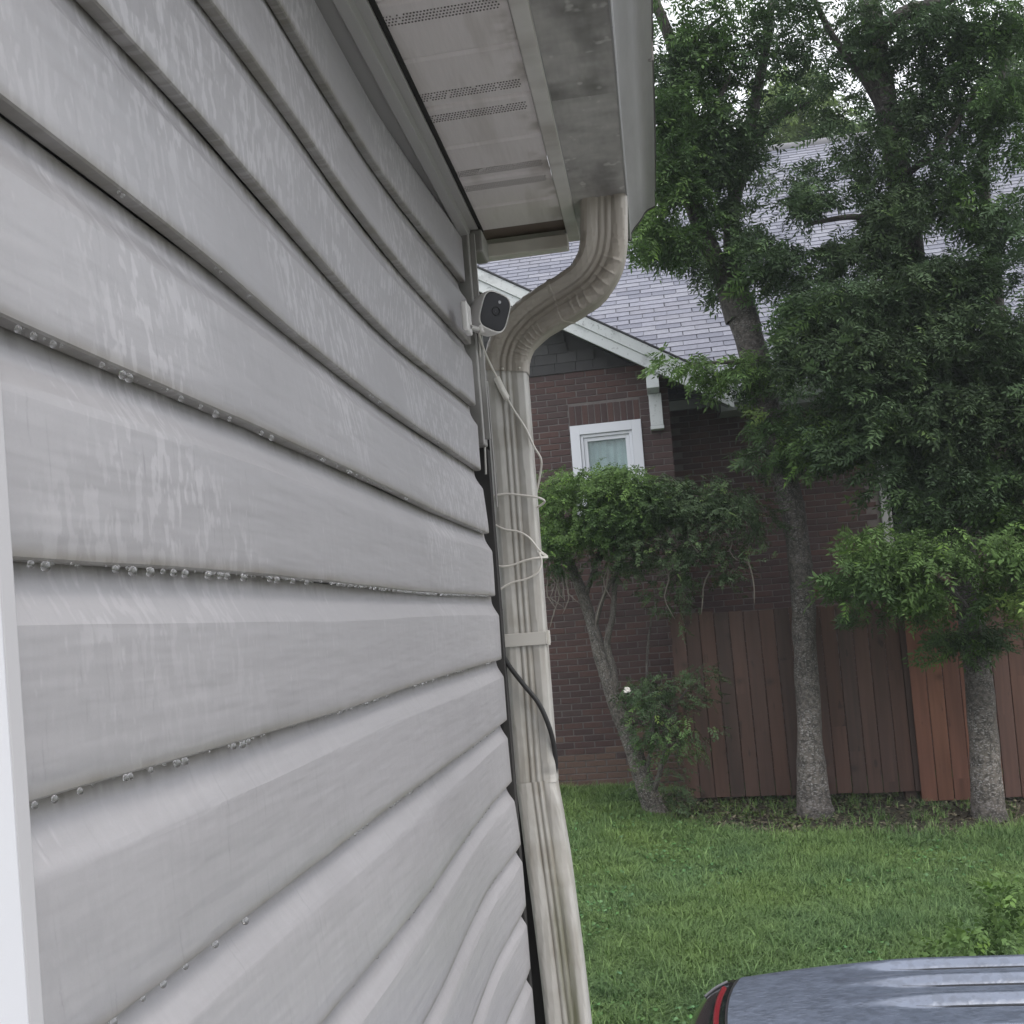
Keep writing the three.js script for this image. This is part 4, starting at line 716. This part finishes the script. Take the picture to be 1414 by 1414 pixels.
{
  // shrubby small tree in front of the gable
  const t = thing('shrub_tree', 'leaning multi stem shrub with leafy top in front of the gable window', 'shrub', atZ(905, 1132, -9.6).toArray());
  const tr = part('trunk', limb(pl([[912, 1140, 40, -9.6], [903, 1115, 30, -9.6], [884, 1065, 25, -9.6], [865, 1010, 23, -9.6], [846, 960, 22, -9.6], [832, 915, 20, -9.6], [820, 870, 18, -9.6], [806, 825, 16, -9.6], [790, 785, 14, -9.6], [772, 745, 10, -9.6], [765, 700, 7, -9.6]]), 11, 0.05, 0.12, 21), bark1, t);
  for (const L of [[[848, 965, 13, -9.6], [846, 925, 12, -9.58], [838, 890, 10, -9.55], [846, 850, 8, -9.5], [850, 800, 7, -9.5], [862, 740, 5, -9.5]], [[820, 870, 8, -9.6], [835, 820, 7, -9.5], [870, 760, 5, -9.4], [920, 700, 3, -9.3]], [[893, 945, 4, -9.6], [894, 900, 4, -9.6], [900, 850, 3, -9.55]], [[806, 830, 8, -9.6], [825, 770, 6, -9.5], [840, 700, 4, -9.4]], [[862, 740, 6, -9.5], [930, 690, 4, -9.4], [1000, 690, 3, -9.3], [1040, 710, 2, -9.3]], [[895, 1120, 10, -9.6], [915, 1050, 7, -9.5], [925, 990, 5, -9.5], [950, 950, 3, -9.4]], [[890, 1090, 8, -9.6], [900, 1020, 6, -9.5], [905, 960, 4, -9.5]]]) part('stem', limb(pl(L), 6, 0.05, 0.12, 23), bark1, t);
  const paleTwig = std([0.17, 0.15, 0.125], 0.8);
  // bare hanging twigs
  for (let i = 0; i < 20; i++) {
    const x = i < 8 ? rr(750, 790) : rr(840, 1045), y = x < 800 ? rr(770, 800) : rr(700, 790), l = rr(30, 85), d = rr(-18, 18);
    part('twig', limb(pl([[x, y, 2.4, -9.3 + rr(-0.2, 0.2)], [x + d * 0.2 + rr(-7, 7), y + l * 0.3, 2.2, -9.3], [x + d * 0.7 + rr(-8, 8), y + l * 0.65, 1.7, -9.27], [x + d + rr(-12, 12), y + l, 1.0, -9.25]]), 4, 0.08, 0.1, i), paleTwig, t);
  }
  crown(t, 'foliage', [
    [780, 690, 38, 40, -9.4, 1120, 2], [820, 675, 40, 32, -9.3, 1216, 2], [860, 680, 42, 36, -9.3, 1152, 2], [800, 730, 45, 35, -9.3, 1088, 2], [845, 720, 45, 38, -9.3, 1120, 1], [890, 700, 40, 40, -9.3, 896, 1], [765, 750, 22, 40, -9.4, 480, 1], [770, 790, 25, 25, -9.4, 256, 0], [920, 690, 40, 38, -9.3, 470, 3], [960, 700, 45, 45, -9.3, 425, 3], [1005, 700, 45, 45, -9.3, 336, 3], [1045, 720, 35, 45, -9.4, 188, 3],
    [900, 760, 50, 40, -9.3, 368, 3], [960, 770, 45, 40, -9.3, 268, 3], [1005, 780, 35, 45, -9.3, 145, 3], [850, 780, 40, 25, -9.4, 145, 3], [930, 820, 40, 50, -9.4, 134, 3],
    [905, 960, 45, 32, -9.4, 212, 0], [940, 970, 45, 40, -9.4, 131, 3], [960, 1010, 40, 30, -9.3, 77, 3], [925, 1020, 40, 35, -9.3, 162, 1], [895, 1000, 30, 40, -9.3, 150, 0], [915, 1070, 40, 35, -9.4, 52, 3], [960, 930, 30, 14, -9.4, 52, 3], [930, 1105, 40, 20, -9.4, 35, 3], [925, 1000, 16, 20, -9.25, 50, 4],
  ], smallSprays, 1.0, 0.33, 5);
  const f = atZ(866, 954, -9.25), petals = [];
  for (let i = 0; i < 9; i++) { const g = new THREE.SphereGeometry(0.022, 8, 6); g.scale(1, 0.35, 0.8); g.translate(0.014, 0, 0); g.rotateZ(rr(0.1, 1.1)); g.rotateY(i * 2.4); g.rotateX(0.9); g.translate(f.x + rr(-0.006, 0.006), f.y + rr(-0.006, 0.006), f.z); petals.push(g); }
  const fl = part('blossom', petals, std([0.55, 0.53, 0.49], 0.7), t); fl.userData.label = 'white blossom low on the shrub';
}
{
  // trees far behind the brick house, seen over its ridge
  const far = (label, px, py, z, cl, h) => { const p = atZ(px, py, z); const t = thing('tree', label, 'tree', [p.x, -1.9, p.z]); part('trunk', limb([[p.x, -1.9, z, 0.35], [p.x + 0.2, 3, z, 0.28], [p.x, p.y, z, 0.15]], 9, 0.4, 0.1, 31), bark2, t); crown(t, 'foliage', cl, sprays, 2.2, 0.28, 1.1); };
  far('pale green tree behind the ridge of the brick house roof', 1090, 200, -26, [[1060, 220, 70, 60, -26, 700, 4], [1110, 170, 60, 50, -26, 700, 4], [1090, 130, 40, 40, -26, 300, 4], [1150, 215, 60, 40, -26, 380, 2], [1010, 240, 60, 45, -26, 380, 2]]);
  far('mid green tree behind the right end of the roof ridge', 1420, 120, -27, [[1400, 110, 45, 50, -27, 420, 2], [1440, 60, 60, 60, -27, 500, 2], [1230, 180, 50, 40, -27, 300, 1]]);
}
{
  // weeds at the lawn's right edge
  const t = thing('weed', 'leafy green weed clump at the lawn edge beside the car roof', 'weed', atZ(1385, 1300, -5.6).toArray());
  const c = atZ(1385, 1290, -5.6), stems = [], by = groundY(c.x, c.z);
  for (let i = 0; i < 40; i++) { const x = c.x + gauss() * 0.4, z = c.z + gauss() * 0.3, y = groundY(x, z), h = rr(0.12, 0.34); stems.push(limb([[x, y, z, 0.004], [x + rr(-0.04, 0.04), y + h * 0.6, z, 0.003], [x + rr(-0.1, 0.1), y + h, z + rr(-0.05, 0.05), 0.002]], 4, 0.06)); }
  part('stem', stems, std([0.08, 0.14, 0.05], 0.7), t);
  crown(t, 'foliage', [[1375, 1290, 60, 22, -5.6, 150, 2], [1405, 1255, 24, 35, -5.7, 110, 2], [1330, 1305, 50, 14, -5.5, 70, 2]], [0, 1].map(() => spray(5, 0.10, 0.075, 0.042, 0.3)), 0.62, 0.3, 6);
}

// ================================================================ parked car
{
  const car = thing('parked_car', 'silver blue estate car with wet ribbed roof parked beside the lawn', 'car', [2.3, -2.86, -2.86]);
  const CZ = -2.86, RY = -1.14;
  const paintMap = tex(1024, 512, (u, v) => { const n = fbm(u * 40, v * 22, 801, 4), b = sst(0.50, 0.60, fbm(u * 150, v * 80, 803, 3)), g = 0.92 + 0.25 * (n - 0.5) - 0.16 * b; return [0.135 * g, 0.158 * g, 0.21 * g]; });
  const wet = tex(512, 256, (u, v) => 0.30 + 0.3 * fbm(u * 110, v * 60, 811, 4), true);
  const dropsB = tex(1024, 512, (u, v) => sst(0.5, 0.75, fbm(u * 190, v * 120, 821, 2)), true);
  const paint = std([1, 1, 1], 0.85, { map: paintMap, roughnessMap: wet, metalness: 0.35, clearcoat: 0.6, clearcoatRoughness: 0.22, bumpMap: dropsB, bumpScale: 0.0008 });
  const black = std([0.018, 0.018, 0.02], 0.35), glass = std([0.012, 0.013, 0.015], 0.06, { clearcoat: 1, clearcoatRoughness: 0.03 });
  const hw = 0.60;                                            // half width of the roof
  const rearX = (s) => 0.085 + 0.09 * s * s + 0.045 * s ** 6;     // the rear edge bows backward
  const crownY = (x, s) => RY - 0.028 * s * s - 0.05 * sst(0.72, 1, Math.abs(s)) ** 2 - 0.045 * sst(0.75, 0.0, x) ** 2 - 0.10 * sst(2.1, 3.1, x) ** 2;
  const ribs = [0.955, 0.735, 0.47, 0.2];                          // across the far half, mirrored
  const roofPt = (x, s) => { let y = crownY(x, s); const a = Math.abs(s); for (const r of ribs) { const e = sst(0.34, 0.72, x), d = a - r; y += 0.017 * e * (sst(-0.07, -0.0, d) * sst(0.11, 0.01, d)) - 0.010 * sst(0.5, 0.66, x) * bell(d, -0.075, 0.018); } return [x, y, CZ - s * hw]; };
  part('roof', grid(150, 320, (i, j) => { const s = -1 + 2 * j / 320, x0 = rearX(s), x = x0 + (2.95 - x0) * (i / 150) ** 1.15; const p = roofPt(x, s); return [...p, p[0] / 3.2, (p[2] - CZ) / 1.3 + 0.5]; }), paint, car);
  const strips = []; for (const r of ribs) for (const q of [-1, 1]) { const s = q * (r - 0.072); strips.push(grid(40, 2, (i, j) => { const x = 0.60 + 2.2 * i / 40, p = roofPt(x, s); return [x, p[1] + 0.006 + (j === 1 ? 0.001 : 0), p[2] + (j - 1) * 0.007 * (sst(0, 3, i))]; })); }
  part('roof_strip', strips, black, car);
  // hatch glass curving down from the roof's rear edge
  const belt = -1.80;
  const glassPt = (s, t, lift = 0) => [rearX(s) - 0.004 - 0.30 * t ** 0.65 + 0.12 * s * s * t - lift * 0.5, crownY(rearX(s), s) - 0.006 - (crownY(rearX(s), s) - belt) * t ** 1.7 + lift, CZ - s * (hw + 0.10 * t)];
  part('rear_window', grid(30, 24, (i, j) => { const s = -1 + 2 * i / 30, t = j / 24, p = glassPt(s, t); return p; }), glass, car);
  part('seal', tube(Array.from({ length: 17 }, (_, i) => { const s = -1 + i / 8; return V(rearX(s) - 0.003, crownY(rearX(s), s) - 0.003, CZ - s * hw); }), 0.005, 6, 4), black, car);
  part('brake_light', grid(24, 4, (i, j) => { const s = -0.66 + 1.32 * i / 24; return glassPt(s, 0.016 + 0.026 * j / 4, j === 0 || j === 4 ? -0.004 : 0.006); }), std([0.17, 0.012, 0.02], 0.25, { clearcoat: 0.6, clearcoatRoughness: 0.1 }), car);
  part('wiper', tube([V(...glassPt(0.74, 0.03, 0.004)), V(...glassPt(0.68, 0.09, 0.004)), V(...glassPt(0.64, 0.17, 0.004))], 0.0045, 8, 6), std([0.10, 0.10, 0.11], 0.6), car);
  // sides: windows, pillars, body
  for (const q of [-1, 1]) {
    part('side_window', grid(40, 8, (i, j) => { const t = j / 8, xa = 0.30 - 0.20 * t, xb = 2.75 + 0.75 * t, x = xa + (xb - xa) * i / 40; return [x, crownY(clamp(x, 0.2, 2.9), 1) - 0.01 + (belt - crownY(clamp(x, 0.2, 2.9), 1)) * t, CZ - q * (hw + 0.004 + 0.22 * t ** 0.9)]; }), glass, car);
    part('roof_rail', tube([V(0.32, RY - 0.095, CZ - q * (hw + 0.006)), V(1.2, RY - 0.06, CZ - q * (hw + 0.008)), V(2.4, RY - 0.075, CZ - q * (hw + 0.006)), V(2.95, RY - 0.17, CZ - q * (hw + 0.004))], 0.009, 8, 8), paint, car);
    for (const [x0, x1] of [[0.12, 0.34], [1.18, 1.28], [2.22, 2.32]]) part('pillar', grid(3, 6, (i, j) => { const t = j / 6, x = x0 + (x1 - x0) * i / 3 - (x0 < 0.2 ? 0.14 * t : 0); return [x, crownY(clamp(x, 0.2, 2.9), 1) - 0.006 + (belt - crownY(clamp(x, 0.2, 2.9), 1)) * t, CZ - q * (hw + 0.009 + 0.22 * t ** 0.9)]; }), x0 < 0.2 ? paint : black, car);
  }
  part('windshield', grid(20, 10, (i, j) => { const s = -1 + 2 * i / 20, t = j / 10, x = 2.95 + 0.72 * t + 0.06 * (1 - s * s) * t; return [x, crownY(2.95, s) - 0.004 + (belt + 0.02 - crownY(2.95, s)) * t ** 1.15, CZ - s * (hw + 0.17 * t)]; }), glass, car);
  const s = new THREE.Shape(); s.moveTo(-0.10, -2.55); s.lineTo(-0.17, -2.2); s.lineTo(-0.13, -1.79); s.lineTo(3.62, -1.79); s.quadraticCurveTo(4.35, -1.85, 4.55, -2.02); s.lineTo(4.6, -2.4); s.lineTo(4.55, -2.62);
  s.lineTo(4.08, -2.64); s.absarc(3.72, -2.54, 0.37, -0.28, Math.PI + 0.28, false); s.lineTo(1.2, -2.64); s.absarc(0.82, -2.54, 0.37, -0.28, Math.PI + 0.28, false); s.lineTo(-0.08, -2.62);
  const e = new THREE.ExtrudeGeometry(s, { depth: 1.66, bevelEnabled: true, bevelSize: 0.06, bevelThickness: 0.08, bevelSegments: 4 }); e.translate(0, 0, CZ - 0.83); part('body', boxUV(e), paint, car);
  part('bumper', [rbx(-0.24, -2.56, CZ - 0.86, -0.05, -2.28, CZ + 0.86, 0.05, 4), rbx(4.5, -2.62, CZ - 0.84, 4.68, -2.3, CZ + 0.84, 0.05, 4)], paint, car);
  for (const q of [-1, 1]) { part('tail_light', rbx(-0.205, -2.16, CZ + q * 0.78 - 0.09, -0.12, -1.88, CZ + q * 0.78 + 0.09, 0.03, 3), std([0.3, 0.015, 0.02], 0.15, { clearcoat: 1 }), car); part('headlight', rbx(4.42, -2.14, CZ + q * 0.66 - 0.16, 4.62, -2.0, CZ + q * 0.66 + 0.16, 0.04, 3), std([0.7, 0.7, 0.72], 0.1, { clearcoat: 1 }), car); }
  for (const x of [0.82, 3.72]) for (const q of [-1, 1]) { const w = part('wheel', (() => { const g = new THREE.CylinderGeometry(0.2, 0.2, 0.19, 24); g.rotateX(Math.PI / 2); g.translate(x, -2.545, CZ + q * 0.80); return g; })(), std([0.4, 0.4, 0.42], 0.3, { metalness: 0.8 }), car); part('tyre', (() => { const g = new THREE.TorusGeometry(0.245, 0.085, 12, 32); g.scale(1, 1, 1.15); g.translate(x, -2.535, CZ + q * 0.80); return g; })(), std([0.02, 0.02, 0.02], 0.85), w); }
}

// ---------------------------------------------------------------- draw
const renderer = new THREE.WebGLRenderer({ antialias: true });
renderer.setSize(1024, 1024);
renderer.toneMapping = THREE.LinearToneMapping;
renderer.toneMappingExposure = EXPOSURE;
renderer.shadowMap.enabled = true;
renderer.render(scene, camera);
